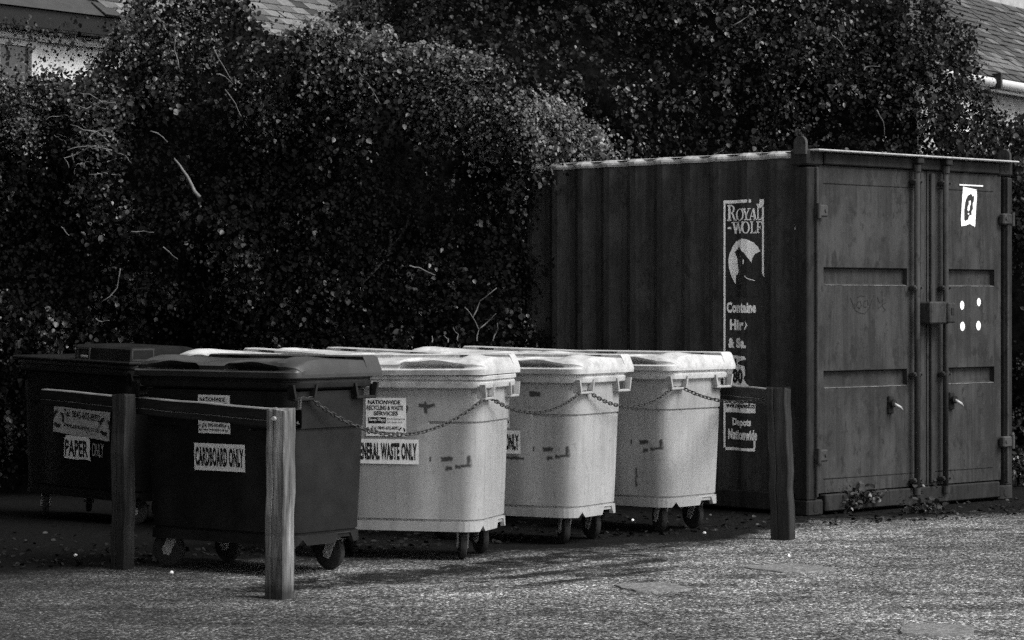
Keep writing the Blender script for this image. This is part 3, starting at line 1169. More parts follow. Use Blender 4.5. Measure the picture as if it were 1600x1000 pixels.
def door_leaf(x0, x1, rx0, rx1):
    m = MB()
    yf, yd, yb = .022, .062, .075
    zs = [(.155, None), (.90, 'b'), (1.024, 't'), (1.634, 'b'), (1.763, 't'), (2.487, None)]
    def q(a, b, c, d): m.add([a, b, c, d], [(0, 1, 2, 3)])
    def strip(za, zb, xa=x0, xb=x1): q((xa, yf, za), (xb, yf, za), (xb, yf, zb), (xa, yf, zb))
    strip(.155, .90); strip(1.024, 1.634); strip(1.763, 2.487)
    for zb, zt in ((.90, 1.024), (1.634, 1.763)):
        strip(zb, zt, x0, rx0); strip(zb, zt, rx1, x1)
        zi0, zi1 = zb + .016, zt - .012
        q((rx0, yf, zb), (rx1, yf, zb), (rx1, yd, zi0), (rx0, yd, zi0))
        q((rx0, yd, zi0), (rx1, yd, zi0), (rx1, yd, zi1), (rx0, yd, zi1))
        q((rx0, yd, zi1), (rx1, yd, zi1), (rx1, yf, zt), (rx0, yf, zt))
        for xx in (rx0, rx1):
            q((xx, yf, zb), (xx, yd, zi0), (xx, yd, zi1), (xx, yf, zt))
    # edges
    q((x0, yf, .155), (x0, yf, 2.487), (x0, yb, 2.487), (x0, yb, .155)); q((x1, yf, .155), (x1, yf, 2.487), (x1, yb, 2.487), (x1, yb, .155))
    q((x0, yf, 2.487), (x1, yf, 2.487), (x1, yb, 2.487), (x0, yb, 2.487)); q((x0, yf, .155), (x1, yf, .155), (x1, yb, .155), (x0, yb, .155))
    o = m.build('door', M['steel_door'], con)
    # welded seam lines of the outer skin
    a, b = x0 + .085, x1 - .10
    for zz in (2.36, .255):
        w = MB(); w.tube([(a, yf - .001, zz), (b, yf - .001, zz)], .004, 5)
        w.build('weld_seam', M['steel_dark'], o)
    for zz in (1.634, .90):
        e_ = MB(); e_.box(((rx0 + rx1) / 2, yf + .002, zz + .001), (rx1 - rx0 - .02, .010, .006), None, 0, .002)
        e_.build('lit_ledge_dust', M['lit_dust'], o)
    return o


dl = door_leaf(.115, 1.352, .20, 1.16)
dr = door_leaf(1.40, 2.318, 1.615, 2.235)
m = MB(); m.box((1.376, .055, 1.32), (.05, .05, 2.33)); m.build('door_seal', M['rubber'], con)
for x in (.105, 2.33):
    m = MB(); m.box((x, .062, 1.32), (.02, .03, 2.33)); m.build('door_seal', M['rubber'], con)
# inner cover strips along the meeting edges
for x in (1.315, 1.45):
    m = MB(); m.box((x, .012, 1.32), (.05, .022, 2.30), None, 0, .005); m.build('cover_strip', M['steel_door'], con)
# locking bars with brackets
for x in (1.215, 1.56):
    m = MB(); m.tube([(x, -.028, .09), (x, -.028, 2.53)], .021, 12)
    for z in (.12, 2.50): m.cyl((x, -.028, z), (0, 0, 1), .03, .05, 12)
    lb = m.build('locking_bar', M['steel_door'], con)
    for z in (.20, .98, 1.62, 2.40):
        b = MB(); b.box((x, -.012, z), (.085, .05, .035), None, 0, .006)
        b.cyl((x - .038, -.045, z), (0, 1, 0), .008, .012, 8); b.cyl((x + .038, -.045, z), (0, 1, 0), .008, .012, 8)
        b.build('bracket', M['steel_door'], lb)
    b = MB(); b.box((x, -.03, 2.555), (.075, .08, .05), None, 0, .008); b.build('cam', M['steel_dark'], lb)
# hinges
for x, zz in ((.085, (2.16, .425)), (2.365, (2.15, .445))):
    for z in zz:
        m = MB(); m.box((x + (.045 if x < 1 else -.03), -.012, z), (.115, .05, .085), None, 0, .01)
        m.cyl((x + (.0 if x < 1 else .03), -.034, z), (0, 0, 1), .016, .105, 10)
        m.cyl((x + (.07 if x < 1 else -.055), -.038, z + .004), (0, 1, 0), .012, .014, 8)
        m.build('hinge', M['edge_paint'], con)
m = MB(); m.box((1.385, -.055, 1.435), (.235, .12, .165), None, 0, .012); m.box((1.50, -.085, 1.435), (.09, .10, .15), None, 0, .01)
lbx = m.build('lock_box', M['steel_door'], con)
m = MB(); m.box((1.50, -.137, 1.445), (.03, .006, .05)); m.build('keyhole_plate', M['steel_dark'], lbx)
for x, z in ((.955, .745), (1.685, .755)):
    m = MB(); m.cyl((x, .0, z + .03), (0, 1, 0), .03, .05, 12)
    m.box((x + .0, .012, z + .02), (.06, .02, .13), None, 0, .006)
    hs = m.build('door_catch', M['steel_dark'], con)
    m = MB(); m.tube([(x - .01, -.03, z + .025), (x + .03, -.055, z - .002), (x + .055, -.05, z - .018)], [.013, .012, .008], 8)
    m.build('catch_lever', M['zinc'], hs)


def door_fn(off): return lambda x, z: Vector((x, .022 - off, z))


# torn white poster on the right door: white sheet with a dark ragged head shape
px_ = lambda u: 1.81 + u * .20
pz_ = lambda v: 2.385 - v * .30
sheet = [(.13, 0), (.98, .06), (1.0, .2), (.93, .62), (.88, 1.0), (.70, .97), (.55, .93), (.35, .97), (.02, 1.0), (0, .8), (.06, .4)]
po = decal('poster', poly_2d([(px_(u), pz_(v)) for u, v in sheet]), door_fn(.004), M['paint_white'], dr)
po['label'] = 'white torn poster with ragged black shape'
blob = [(.30, .33), (.42, .22), (.62, .17), (.72, .24), (.82, .21), (.80, .34), (.72, .42), (.74, .55), (.64, .62), (.66, .70), (.50, .72), (.44, .82), (.26, .86), (.20, .82), (.20, .60), (.24, .45)]
bl = decal('lettering', poly_2d([(px_(u), pz_(v)) for u, v in blob]), door_fn(.0055), M['ink'], po)
inner = [(.46, .36), (.58, .34), (.60, .42), (.52, .50), (.52, .58), (.44, .62), (.38, .58), (.40, .50), (.48, .44)]
decal('lettering', poly_2d([(px_(u), pz_(v)) for u, v in inner]), door_fn(.007), M['paint_white'], po)
decal('lettering', join2d(poly_2d([(px_(u), pz_(v)) for u, v in arc_pts(.45, .68, .05, .022, 0, 360, 8)[:-1]])), door_fn(.007), M['paint_white'], po)
decal('tape', rect_2d(1.79, 2.085, 2.392, 2.402), door_fn(.005), M['paint_white'], dr)
for (x, z, rx, rz) in ((1.825, 1.49, .026, .034), (2.035, 1.515, .024, .031), (1.83, 1.332, .03, .035), (2.03, 1.336, .029, .036)):
    decal('white_dot', poly_2d(arc_pts(x, z, rx, rz, 0, 360, 14)[:-1]), door_fn(.003), M['paint_white'], dr)
# scratched doodle on the left door
gr = []
sq = lambda u, v: (.50 + u * .27, 1.43 + v * .13)
for st in ([(0, .9), (.12, .5), (.2, .2), (.4, .05), (.62, 0), (.8, .3), (1, 1)], [(.25, .4), (.32, .65), (.42, .7), (.48, .45), (.4, .3), (.3, .35)],
           [(.55, .45), (.6, .7), (.72, .75), (.76, .5), (.66, .35), (.56, .4)], [(.3, .9), (.45, 1), (.6, .95)], [(.1, .45), (.2, .55), (.2, .3), (.12, .3)],
           [(1.15, .9), (1.25, .6), (1.4, .8), (1.35, .5), (1.5, .6)], [(1.2, .3), (1.35, .45), (1.5, .2), (1.4, .1)]):
    gr.append(stroke_2d([sq(u, v) for u, v in st], .006))
decal('scratched_doodle', join2d(*gr), door_fn(.002), M['steel_dark'], dl)

# painted sign on the ribbed side: u = distance along the side (0.79 is its left edge in view)
def side_fn(off): return lambda u, z: Vector((.012 + corr(.80 - u) - off, .80 - u, z))


pxs, us = [], []
for q in np.linspace(-.2, 1.2, 800):
    pw = Vector((cx0.x, cx0.y, 0)) + Matrix.Rotation(R(TH), 3, 'Z') @ Vector((.012 + corr(.80 - q), .80 - q, 0))
    pxs.append(800 + F * pw.x / pw.y); us.append(q)


def U(u):
    """even spacing across the sign as seen from the yard -> distance along the ribbed side"""
    return float(np.interp(1131 + u * 163.6, pxs, us))


def remap(vf): return [(U(x), z) for x, z in vf[0]], vf[1]


SU = .385            # sign width
cuts = [.80 - y for y in ybr if .3 < y < .9]
f2 = lambda t, a, b, c, d, bold=.055, sp=1.06: fit(text_2d(t, bold, sp), a, b, c, d)


def serif(ch, x, z, w, h):
    """roman capitals drawn from thick stems, thin strokes and serifs"""
    S, T, sr = .26 * w, .12 * w, .05 * h
    X = lambda u: x + u * w
    Z = lambda v: z + v * h
    def stem(u, ww=.26): return rect_2d(X(u), X(u + ww), z, z + h)
    def bar(u0, u1, v, t=.09): return rect_2d(X(u0), X(u1), Z(v), Z(v + t))
    def ringp(cx, cz, rx, rz, ti, a0, a1):
        o = arc_pts(X(cx), Z(cz), rx * w, rz * h, a0, a1, 14); i = arc_pts(X(cx), Z(cz), (rx - ti) * w, (rz - .07) * h, a1, a0, 14)
        n = len(o); V = o + i[::-1]
        return V, [(k, k + 1, n + k + 1, n + k) for k in range(n - 1)]
    def dia(u0, v0, u1, v1, t): return poly_2d([(X(u0), Z(v0)), (X(u0 + t), Z(v0)), (X(u1 + t), Z(v1)), (X(u1), Z(v1))])
    if ch == 'L': return join2d(stem(.15), bar(.0, .5, 0), bar(.0, .5, .93), bar(.15, .95, 0, .08), poly_2d([(X(.95), Z(0)), (X(1), Z(.3)), (X(.8), Z(.08))]))
    if ch == 'F': return join2d(stem(.15), bar(0, .55, 0), bar(0, .95, .93), bar(.3, .7, .47), poly_2d([(X(.95), Z(1)), (X(.98), Z(.7)), (X(.78), Z(.94))]), rect_2d(X(.66), X(.74), Z(.36), Z(.64)))
    if ch == 'O': return ringp(.5, .5, .5, .52, .19, 0, 360)
    if ch == 'R': return join2d(stem(.12), bar(0, .46, 0), bar(0, .5, .93), ringp(.45, .74, .42, .26, .19, -90, 90), dia(.42, .5, .8, 0, .24), bar(.76, 1.08, 0))
    if ch == 'Y': return join2d(rect_2d(X(.4), X(.6), z, Z(.5)), dia(.38, .45, .08, 1, .24), dia(.5, .45, .84, 1, .1), bar(.24, .78, 0), bar(-.04, .42, .93), bar(.66, 1.06, .93))
    if ch == 'A': return join2d(dia(.06, 0, .46, 1, .1), dia(.68, 0, .44, 1, .24), bar(.25, .75, .28, .08), bar(-.06, .32, 0), bar(.58, 1.08, 0))
    if ch == 'W': return join2d(dia(.26, 0, .04, 1, .17), dia(.26, 0, .48, 1, .08), dia(.66, 0, .42, 1, .17), dia(.72, 0, .92, 1, .08), bar(-.04, .3, .93), bar(.36, .64, .93), bar(.8, 1.06, .93))
    if ch == '-': return rect_2d(X(0), X(1), Z(.36), Z(.5))


sg_border = join2d(rect_2d(0, .018, .455, 2.255), rect_2d(.018, .225, 2.232, 2.255), rect_2d(.24, .262, 2.232, 2.255),
                   poly_2d([(.345, 2.255), (.385, 2.255), (.385, 2.215), (.365, 2.2), (.338, 2.19), (.33, 2.165)]),
                   rect_2d(.367, .385, 1.72, 2.20), poly_2d([(.367, 1.72), (.385, 1.72), (.39, 1.69)]),
                   rect_2d(.018, .30, .437, .458), rect_2d(.285, .305, .458, .515))
words = [serif('R', .035, 2.105, .082, .115), serif('O', .118, 2.105, .075, .085), serif('Y', .178, 2.105, .075, .085), serif('A', .243, 2.105, .075, .085), serif('L', .315, 2.105, .05, .115),
         serif('-', .04, 2.01, .035, .1), serif('W', .082, 2.01, .105, .085), serif('O', .172, 2.01, .078, .085), serif('L', .255, 2.01, .055, .085), serif('F', .312, 2.01, .055, .085)]
words += [f2('Containe', .03, .31, 1.435, 1.515), f2('Hir', .06, .19, 1.31, 1.39), poly_2d([(.198, 1.325), (.198, 1.31), (.23, 1.345), (.205, 1.38), (.21, 1.345)]),
          f2('& Sa.', .045, .215, 1.18, 1.255), f2('Depots', .085, .262, .602, .672), f2('Nationwide', .045, .32, .515, .592)]
sg = decal('painted_sign', remap(join2d(sg_border, *words)), side_fn(.003), M['paint_white'], con, cuts)
sg['label'] = 'white painted company sign with lettering and wolf emblem, flaking at its right edge'
mz = lambda u, v: (.03 + (u - 60) / 345 * .37, 2.255 - (v - 65) / 556 * .462 * 1.0)
moon = [(74, 590), (86, 530), (112, 470), (146, 425), (190, 405), (240, 412), (300, 440), (340, 480), (360, 515), (310, 540), (288, 575), (280, 615), (250, 575), (215, 530), (170, 475), (150, 500), (130, 520), (150, 560), (160, 640), (166, 680), (155, 740), (138, 800), (104, 735), (80, 660)]
decal('painted_moon', remap(poly_2d([mz(u, v) for u, v in moon])), side_fn(.003), M['paint_white'], sg, cuts)
wolf = [(170, 470), (150, 505), (178, 520), (165, 580), (190, 650), (170, 690), (145, 720), (135, 905), (345, 905), (335, 830), (310, 770), (260, 720), (245, 680), (280, 640), (270, 600), (225, 545)]
decal('painted_wolf', remap(poly_2d([mz(u, v) for u, v in wolf])), side_fn(.0045), M['ink'], sg, cuts)
decal('painted_fleck', remap(poly_2d([mz(u, v) for u, v in ((205, 585), (215, 590), (214, 625), (203, 628))])), side_fn(.006), M['paint_white'], sg, cuts)
decal('painted_line', remap(stroke_2d([mz(u, v) for u, v in ((220, 730), (245, 752), (280, 762), (312, 772))], .006)), side_fn(.006), M['paint_white'], sg, cuts)
bandp = [(.02, 1.128), (.20, 1.122), (.215, 1.10), (.15, 1.085), (.13, 1.07), (.20, 1.05), (.205, .985), (.19, .96), (.21, .935), (.245, .905), (.02, .91)]
decal('painted_band', remap(poly_2d(bandp)), side_fn(.003), M['paint_white'], sg, cuts)
decal('painted_band', remap(rect_2d(.02, .305, .712, .79)), side_fn(.003), M['paint_white'], sg, cuts)
for tx, a_, b_, c_, d_ in (('all', .035, .125, 1.05, 1.105), ('80', .085, .185, .925, 1.03), ('www.royalwolf.co', .025, .30, .735, .785)):
    decal('lettering', remap(f2(tx, a_, b_, c_, d_)), side_fn(.0045), M['ink'], sg, cuts)
# drip of old paint
decal('paint_scratch', poly_2d([(.80 - .165, 2.10), (.80 - .16, 2.10), (.80 - .168, 2.03), (.80 - .173, 2.03)]), side_fn(.003), M['paint_white'], con)

# ------------------------------------------------------------------ houses behind
def house_frame(p, ang, name, label):
    return empty(name, p, R(ang), label, 'house')


HA = 54.0
hp = Vector((-800 / F * 27, 27, 0))
hs1 = house_frame(hp, HA, 'house', 'white rendered house with slate roof half hidden by the ivy hedge')
EZ = 4.42       # eaves height of the left house; local x along eaves, y away from the viewer
m = MB(); m.box((4, .35 + 3, 2.2), (18, 6, 4.4)); m.build('wall', M['render_white'], hs1)
m = MB(); m.box((4, .2, EZ + .0), (18.4, .32, .2), None, 0, .01); m.build('fascia', M['dark_trim'], hs1)
m = MB()
for k in range(1):
    pts = []
m.tube([(-5.2, .26, EZ - .17), (13.2, .26, EZ - .17)], .035, 8)
m.build('gutter', M['pvc'], hs1)
PT = R(36)
m = MB()
ru = 4.6
m.add([(-5.2, 0, EZ + .10), (13.2, 0, EZ + .10), (13.2, ru * math.cos(PT), EZ + .10 + ru * math.sin(PT)), (-5.2, ru * math.cos(PT), EZ + .10 + ru * math.sin(PT)),
       (-5.2, 2 * ru * math.cos(PT), EZ + .1), (13.2, 2 * ru * math.cos(PT), EZ + .1)],
      [(0, 1, 2, 3), (3, 2, 5, 4)])
rf = m.build('roof', M['slate3'], hs1)
sl = MB(); sl.box((0, .12, 0), (.235, .26, .012), None)
sme = [sl.mesh('slate', M[k]) for k in ('slate', 'slate2', 'slate3', 'slate2')]
for r_ in range(15):
    for c_ in range(19):
        o = link('slate', random.choice(sme), rf)
        x = 1.6 + (c_ + .5 * (r_ % 2)) * .245
        d = r_ * .155
        o.location = (x + random.uniform(-.006, .006), d * math.cos(PT) - .01 * math.sin(PT), EZ + .10 + d * math.sin(PT) + .022)
        o.rotation_euler = (PT - R(4) + random.uniform(-.03, .03), random.uniform(-.02, .02), random.uniform(-.03, .03))
m = MB()
for (xc, zc) in ((.25, 3.95), (3.2, 3.95)):
    w = MB()
    for s_ in (-1, 1): w.box((xc + s_ * .5, .33, zc - .05), (.07, .08, 1.1))
    w.box((xc, .33, zc + .24), (1.07, .085, .07)); w.box((xc, .33, zc - .05), (.05, .075, 1.0)); w.box((xc, .31, zc - .62), (1.2, .16, .06))
    wf = w.build('window', M['pvc'], hs1)
    w = MB(); w.box((xc, .345, zc - .2), (.94, .012, .8)); w.build('pane', M['glass'], wf)

HB = 57.0
hp2 = Vector((765 / F * 30, 30, 0))
hs2 = house_frame(hp2, HB, 'house', 'grey roughcast house with low slate lean-to roof and white gutter')
GZ = 3.94
m = MB(); m.box((3.2, .25 + 1, GZ / 2), (9.6, 2, GZ)); m.build('wall', M['render_grey'], hs2)
m = MB(); m.box((-.55, .235, GZ - .35), (.5, .04, .6)); m.build('plaster_patch', M['render_white'], hs2)
m = MB()
m.tube([(-1.6, .02, GZ + .02), (8, .02, GZ + .02)], .055, 10)
m.box((3.2, .1, GZ + .0), (9.6, .05, .13))
gu = m.build('gutter', M['pvc'], hs2)
for x in (-.2, 1.2):
    m = MB(); m.box((x, -.005, GZ + .03), (.05, .16, .17)); m.build('gutter_bracket', M['dark_trim'], gu)
run, rise = 1.75, 1.32
p2 = math.atan2(rise, run)
m = MB(); m.add([(-1.6, 0, GZ + .05), (8, 0, GZ + .05), (8, run, GZ + .05 + rise), (-1.6, run, GZ + .05 + rise)], [(0, 1, 2, 3)])
rf2 = m.build('roof', M['slate3'], hs2)
m = MB()
rs = random.Random(5)
Ls = math.hypot(run, rise)
nr = 17
for r_ in range(nr):
    d = r_ * Ls / nr
    x = -1.5 + .12 * (r_ % 2)
    while x < 7:
        w = .24
        z0 = GZ + .068 + d * math.sin(p2); y0 = d * math.cos(p2)
        lift = rs.uniform(.008, .022)
        L2 = Ls / nr * 1.25
        a = p2 - .08
        M3 = Matrix.Rotation(a, 3, 'X')
        m.box(Vector((x, y0, z0 + lift)) + M3 @ Vector((0, L2 / 2, 0)), (w - .006, L2, .010), M3, rs.choice((0, 0, 1, 2)))
        x += .245
so = m.build('slates', [M['slate3'], M['slate'], M['slate3']], rf2)
tag(so, kind='stuff')
m = MB(); m.box((3.2, run + 2.2, 4.5), (9.6, 4, 9.0)); m.build('tall_wall', M['render_grey'], hs2)
m = MB(); m.box((3.2, run + .17, GZ + .07 + rise), (9.6, .1, .12)); m.build('flashing', M['slate2'], hs2)

# ------------------------------------------------------------------ foliage
def leaf_template():
    # five-pointed ivy leaf folded along its midrib, unit length
    return np.array([(0, 0, 0), (.27, .10, .05), (.40, .36, .07), (.30, .68, .03), (0, 1.0, -.08), (-.30, .68, .03), (-.40, .36, .07), (-.27, .10, .05), (0, .40, -.01)], float), \
        [(0, 1, 2, 8), (8, 2, 3, 4), (0, 8, 6, 7), (8, 4, 5, 6)]


LT, LF = leaf_template()


def leaves_mesh(name, P, Nn, size, mat):
    """P positions (n,3), Nn facing directions, size (n,) -> one mesh of small folded leaves"""
    n = len(P)
    Nn = Nn / np.linalg.norm(Nn, axis=1, keepdims=True)
    # tip direction: mostly down, projected on the leaf plane
    down = np.tile(np.array([0, 0, -1.0]), (n, 1)) + rng.normal(0, .55, (n, 3))
    T = down - Nn * np.sum(down * Nn, axis=1, keepdims=True)
    T /= np.linalg.norm(T, axis=1, keepdims=True) + 1e-9
    S = np.cross(T, Nn)
    asp = rng.uniform(.8, 1.15, n)
    V = (P[:, None, :] + (LT[None, :, 0:1] * (size * asp)[:, None, None]) * S[:, None, :] + (LT[None, :, 1:2] * size[:, None, None]) * T[:, None, :]
         + (LT[None, :, 2:3] * size[:, None, None]) * Nn[:, None, :])
    k = len(LT); q = len(LF)
    me = bpy.data.meshes.new(name)
    me.vertices.add(n * k); me.vertices.foreach_set('co', V.reshape(-1).astype(np.float32))
    fi = np.array(LF)
    idx = (fi[None] + (np.arange(n) * k)[:, None, None]).reshape(-1)
    me.loops.add(len(idx)); me.loops.foreach_set('vertex_index', idx.astype(np.int32))
    me.polygons.add(n * q)
    me.polygons.foreach_set('loop_start', (np.arange(n * q) * 4).astype(np.int32))
    me.materials.append(mat)
    me.update(calc_edges=True)
    return me


def nz(p, s_, o=0.0):
    return mnoise.noise(Vector((p[0] * s_ + o, p[1] * s_ + o * .7, p[2] * s_ - o)))


def scatter(surf, topf, X0, X1, Z0, count, seed, size=(.035, .06), cluster=(6, 16), rad=.13, up=.35, depth=.22, keep=None, gate=(-.2, .42)):
    """clusters of leaves hugging the surface y = surf(x, z), below the crest z = topf(x)"""
    rs = np.random.default_rng(seed)
    P = []; N = []; Sz = []
    tries = 0
    while len(P) < count and tries < count * 12:
        tries += 1
        x = rs.uniform(X0, X1); zt = topf(x)
        z = Z0 + (zt - Z0) * rs.uniform(0, 1) ** .8
        y = surf(x, z)
        d = .9 * nz((x, y, z), .9, seed) + nz((x, y, z), 1.9, seed + 1) + .8 * nz((x, y, z), 4.2, seed + 3)
        d += .35 * sst(.35, .0, zt - z)
        if rs.uniform(*gate) > d: continue
        if keep and not keep(x, z, rs): continue
        e_ = .06
        nx = (surf(x + e_, z) - surf(x - e_, z)) / (2 * e_); nzz = (surf(x, z + e_) - surf(x, z - e_)) / (2 * e_)
        base = np.array([nx, -1.0, nzz])
        base /= np.linalg.norm(base)
        ctr = np.array([x, y, z]) + base * rs.uniform(-depth, depth * .55)
        # a shoot: leaves set alternately along a short curving stem
        dr = base * rs.uniform(.2, .9) + rs.normal(0, .55, 3) + np.array([0, 0, rs.uniform(-.75, .35)])
        dr /= np.linalg.norm(dr)
        ln = rad * rs.uniform(1.0, 2.6)
        k = int(rs.integers(*cluster))
        side = np.cross(dr, base); side /= np.linalg.norm(side) + 1e-6
        sc_ = rs.uniform(.7, 1.15)
        sag_ = rs.uniform(.1, .9)
        for q in range(k):
            tt = (q + rs.uniform(0, 1)) / k
            off = dr * ln * tt + np.array([0, 0, -sag_ * ln * tt * tt]) + side * ((-1) ** q) * .02 + rs.normal(0, rad * .16, 3)
            P.append(ctr + off)
            N.append(base * .8 + np.array([0, -.1, up]) + side * ((-1) ** q) * .4 + rs.normal(0, .45, 3))
            Sz.append(sc_ * (1.1 - .5 * tt))
    P = np.array(P); N = np.array(N)
    s_ = (size[0] * .75 + (size[1] * 1.15 - size[0] * .75) * rs.uniform(0, 1, len(P)) ** 1.5) * np.array(Sz)
    return P, N, s_


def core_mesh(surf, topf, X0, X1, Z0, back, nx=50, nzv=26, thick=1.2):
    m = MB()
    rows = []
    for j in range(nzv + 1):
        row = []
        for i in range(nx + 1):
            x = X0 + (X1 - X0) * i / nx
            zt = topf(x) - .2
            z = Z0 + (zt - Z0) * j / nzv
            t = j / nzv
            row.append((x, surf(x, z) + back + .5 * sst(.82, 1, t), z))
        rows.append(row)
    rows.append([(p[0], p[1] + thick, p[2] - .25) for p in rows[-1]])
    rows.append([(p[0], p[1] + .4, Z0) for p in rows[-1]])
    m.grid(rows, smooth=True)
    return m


def bumps(x, z, s1, s2, o):
    return .30 * mnoise.noise(Vector((x * s1 + o, z * s1, o))) + .12 * mnoise.noise(Vector((x * s2, z * s2 + o, o + 5)))


def interp(x, tab):
    if x <= tab[0][0]: return tab[0][1]
    for (a, va), (b, vb) in zip(tab[:-1], tab[1:]):
        if x <= b: return va + (vb - va) * (x - a) / (b - a)
    return tab[-1][1]


def crest(Y, tab, jit=.07, o=0.0, fine=1.0):
    """height table from photo columns/rows at depth Y"""
    t = [((px - 800) / F * Y, CH - (py - HZ) / F * Y) for px, py in tab]
    return lambda x: interp(x, t) + jit * mnoise.noise(Vector((x * 3.1 + o, o, 0))) + jit * .9 * fine * mnoise.noise(Vector((x * 8 + o, o, 2))) + jit * .6 * fine * mnoise.noise(Vector((x * 23 + o, o, 4)))


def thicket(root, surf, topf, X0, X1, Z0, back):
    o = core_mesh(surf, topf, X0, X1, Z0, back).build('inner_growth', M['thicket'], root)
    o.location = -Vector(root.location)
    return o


def put_leaves(root, P, N, s_, mat, name='foliage'):
    me = leaves_mesh(name, P, N, s_, mat)
    o = link(name, me, root)
    o.location = -Vector(root.location)
    o['kind'] = 'stuff'
    return o


def twig(root, pts, r0, r1, mat=None, name='twig'):
    m = MB(); n = len(pts)
    rr = [r0 + (r1 - r0) * k / (n - 1) for k in range(n)]
    m.tube([Vector(p) - Vector(root.location) for p in pts], rr, 6)
    return m.build(name, mat or M['twig'], root)


def px_twig(root, pxy, Y, r0=.0055, r1=.0025, mat=None):
    pts = [at(x, y, Y + .05 * math.sin(k * 1.7)) for k, (x, y) in enumerate(pxy)]
    # gentle in-between points so the stem is not straight
    out = [pts[0]]
    for a, b in zip(pts[:-1], pts[1:]):
        mid = a.lerp(b, .5) + Vector((random.uniform(-.01, .01), random.uniform(-.02, .02), random.uniform(-.01, .01)))
        out += [mid, b]
    return twig(root, out, r0, r1, mat)


# --- hedge on the left
YA = 20.6
topA = crest(YA, [(-900, 60), (-200, 90), (0, 122), (60, 126), (130, 116), (165, 70), (220, -20), (320, -60), (385, 0), (400, 50), (470, 75), (520, 90), (560, 100)], .07, 1.0)


def surfA(x, z):
    t = max(0, (z - .2)) / 3.2
    return YA + .55 - .75 * math.sin(min(t, 1.25) * 1.9) * .8 + bumps(x, z, .9, 2.6, 3.3) + .25 * sst(2.7, 3.6, z)


hl = empty('ivy_hedge', (-3.0, YA + .4, 0), 0, 'tall ivy covered hedge with pale bare twigs behind the dark bins', 'hedge')
xA0, xA1 = -6.5, (560 - 800) / F * YA
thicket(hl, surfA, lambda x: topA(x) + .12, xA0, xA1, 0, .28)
def keepA(x, z, rs):
    d = topA(x) - z
    px = 800 + x / YA * F
    k = .95 if d < .4 else (.4 if d < .9 else .17)
    if px < 190 and d < .8: k = 1
    return rs.uniform() < k


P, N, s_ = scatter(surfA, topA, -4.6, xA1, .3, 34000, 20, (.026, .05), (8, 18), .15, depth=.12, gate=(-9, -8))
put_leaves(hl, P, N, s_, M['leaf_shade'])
P, N, s_ = scatter(surfA, topA, -4.6, xA1, .35, 19000, 21, (.03, .058), (6, 14), .10, gate=(-.05, .5), keep=keepA)
put_leaves(hl, P, N, s_, M['leaf'])
P, N, s_ = scatter(surfA, lambda x: topA(x) + .03, -4.3, (330 - 800) / F * YA, 2.75, 14000, 23, (.018, .036), (8, 20), .11, .7, .15,
                   lambda x, z, rs: topA(x) - z < .75 + .3 * rs.normal())
put_leaves(hl, P, N, s_, M['leaf_lit'])
m = MB()  # unseen hedge wall down the left side, added to block sky light
rows = []
for k in range(13):
    z = 4.6 * k / 12
    rows.append([(-5.2 - .05 * z + .7 * mnoise.noise(Vector((yy * .5, z * .6, 3.1))) + (.9 * sst(3, 4.6, z)), yy, z) for yy in np.linspace(5.0, 19.5, 30)])
rows.append([(x - 2.2, yy, z - .4) for x, yy, z in rows[-1]]); rows.append([(x - 2.5, yy, 0) for x, yy, z in rows[0]])
m.grid(rows)
o = m.build('inner_growth', M['thicket'], hl); o.location = -Vector(hl.location)
rs = np.random.default_rng(5)
n = 9000
ys = rs.uniform(5, 19.5, n); zz = rs.uniform(.1, 4.6, n)
P = np.stack([-5.1 - .05 * zz + np.array([.7 * mnoise.noise(Vector((a * .5, b * .6, 3.1))) + .9 * sst(3, 4.6, b) for a, b in zip(ys, zz)]) + rs.uniform(-.1, .25, n), ys, zz], 1)
put_leaves(hl, P, np.array([1, -.2, .3]) + rs.normal(0, .6, (n, 3)), rs.uniform(.05, .09, n), M['leaf'])  # leaves of the unseen added wall
# thin sprays hanging across the house front
P, N, s_ = scatter(lambda x, z: YA + .2, lambda x: CH + (HZ - 18) / F * YA, -4.0, (190 - 800) / F * YA, 3.28, 620, 22, (.02, .042), (4, 12), .09, .3, .2)
put_leaves(hl, P, N, s_, M['leaf_dark'])

# --- ivy mound in the middle with a lit sloping crest
YM = 20.2
topM = crest(YM, [(370, 62), (420, 50), (480, 44), (560, 50), (620, 64), (700, 82), (770, 110), (840, 140), (900, 178), (950, 222), (975, 244)], .11, 5.0)


def surfM(x, z):
    zt = topM(x)
    d = zt - z
    over = .62 * sst(.0, .9, d) - .05 * d
    slope = .45 * sst(.0, -.35, d - .35)
    px = 800 + x / YM * F
    return YM + over + slope * .6 + bumps(x, z, 1.1, 3.0, 8.1) * .8 + .9 * sst(800, 900, px)


hm = empty('ivy_hedge', (-.6, YM + .6, 0), 0, 'rounded ivy mound with a lit leafy crest sloping down onto the container roof', 'hedge')
xM0, xM1 = (370 - 800) / F * YM, (975 - 800) / F * YM
xMc = (815 - 800) / F * YM
thicket(hm, surfM, topM, xM0, xMc, 0, .30)


def keepM(x, z, rs):
    px = 800 + x / YM * F
    if px > 880: return z > 2.66
    if px > 800: return z > 2.66 or rs.uniform() < (850 - px) / 160
    d = topM(x) - z
    return rs.uniform() < (1.0 if d < .6 else .13)


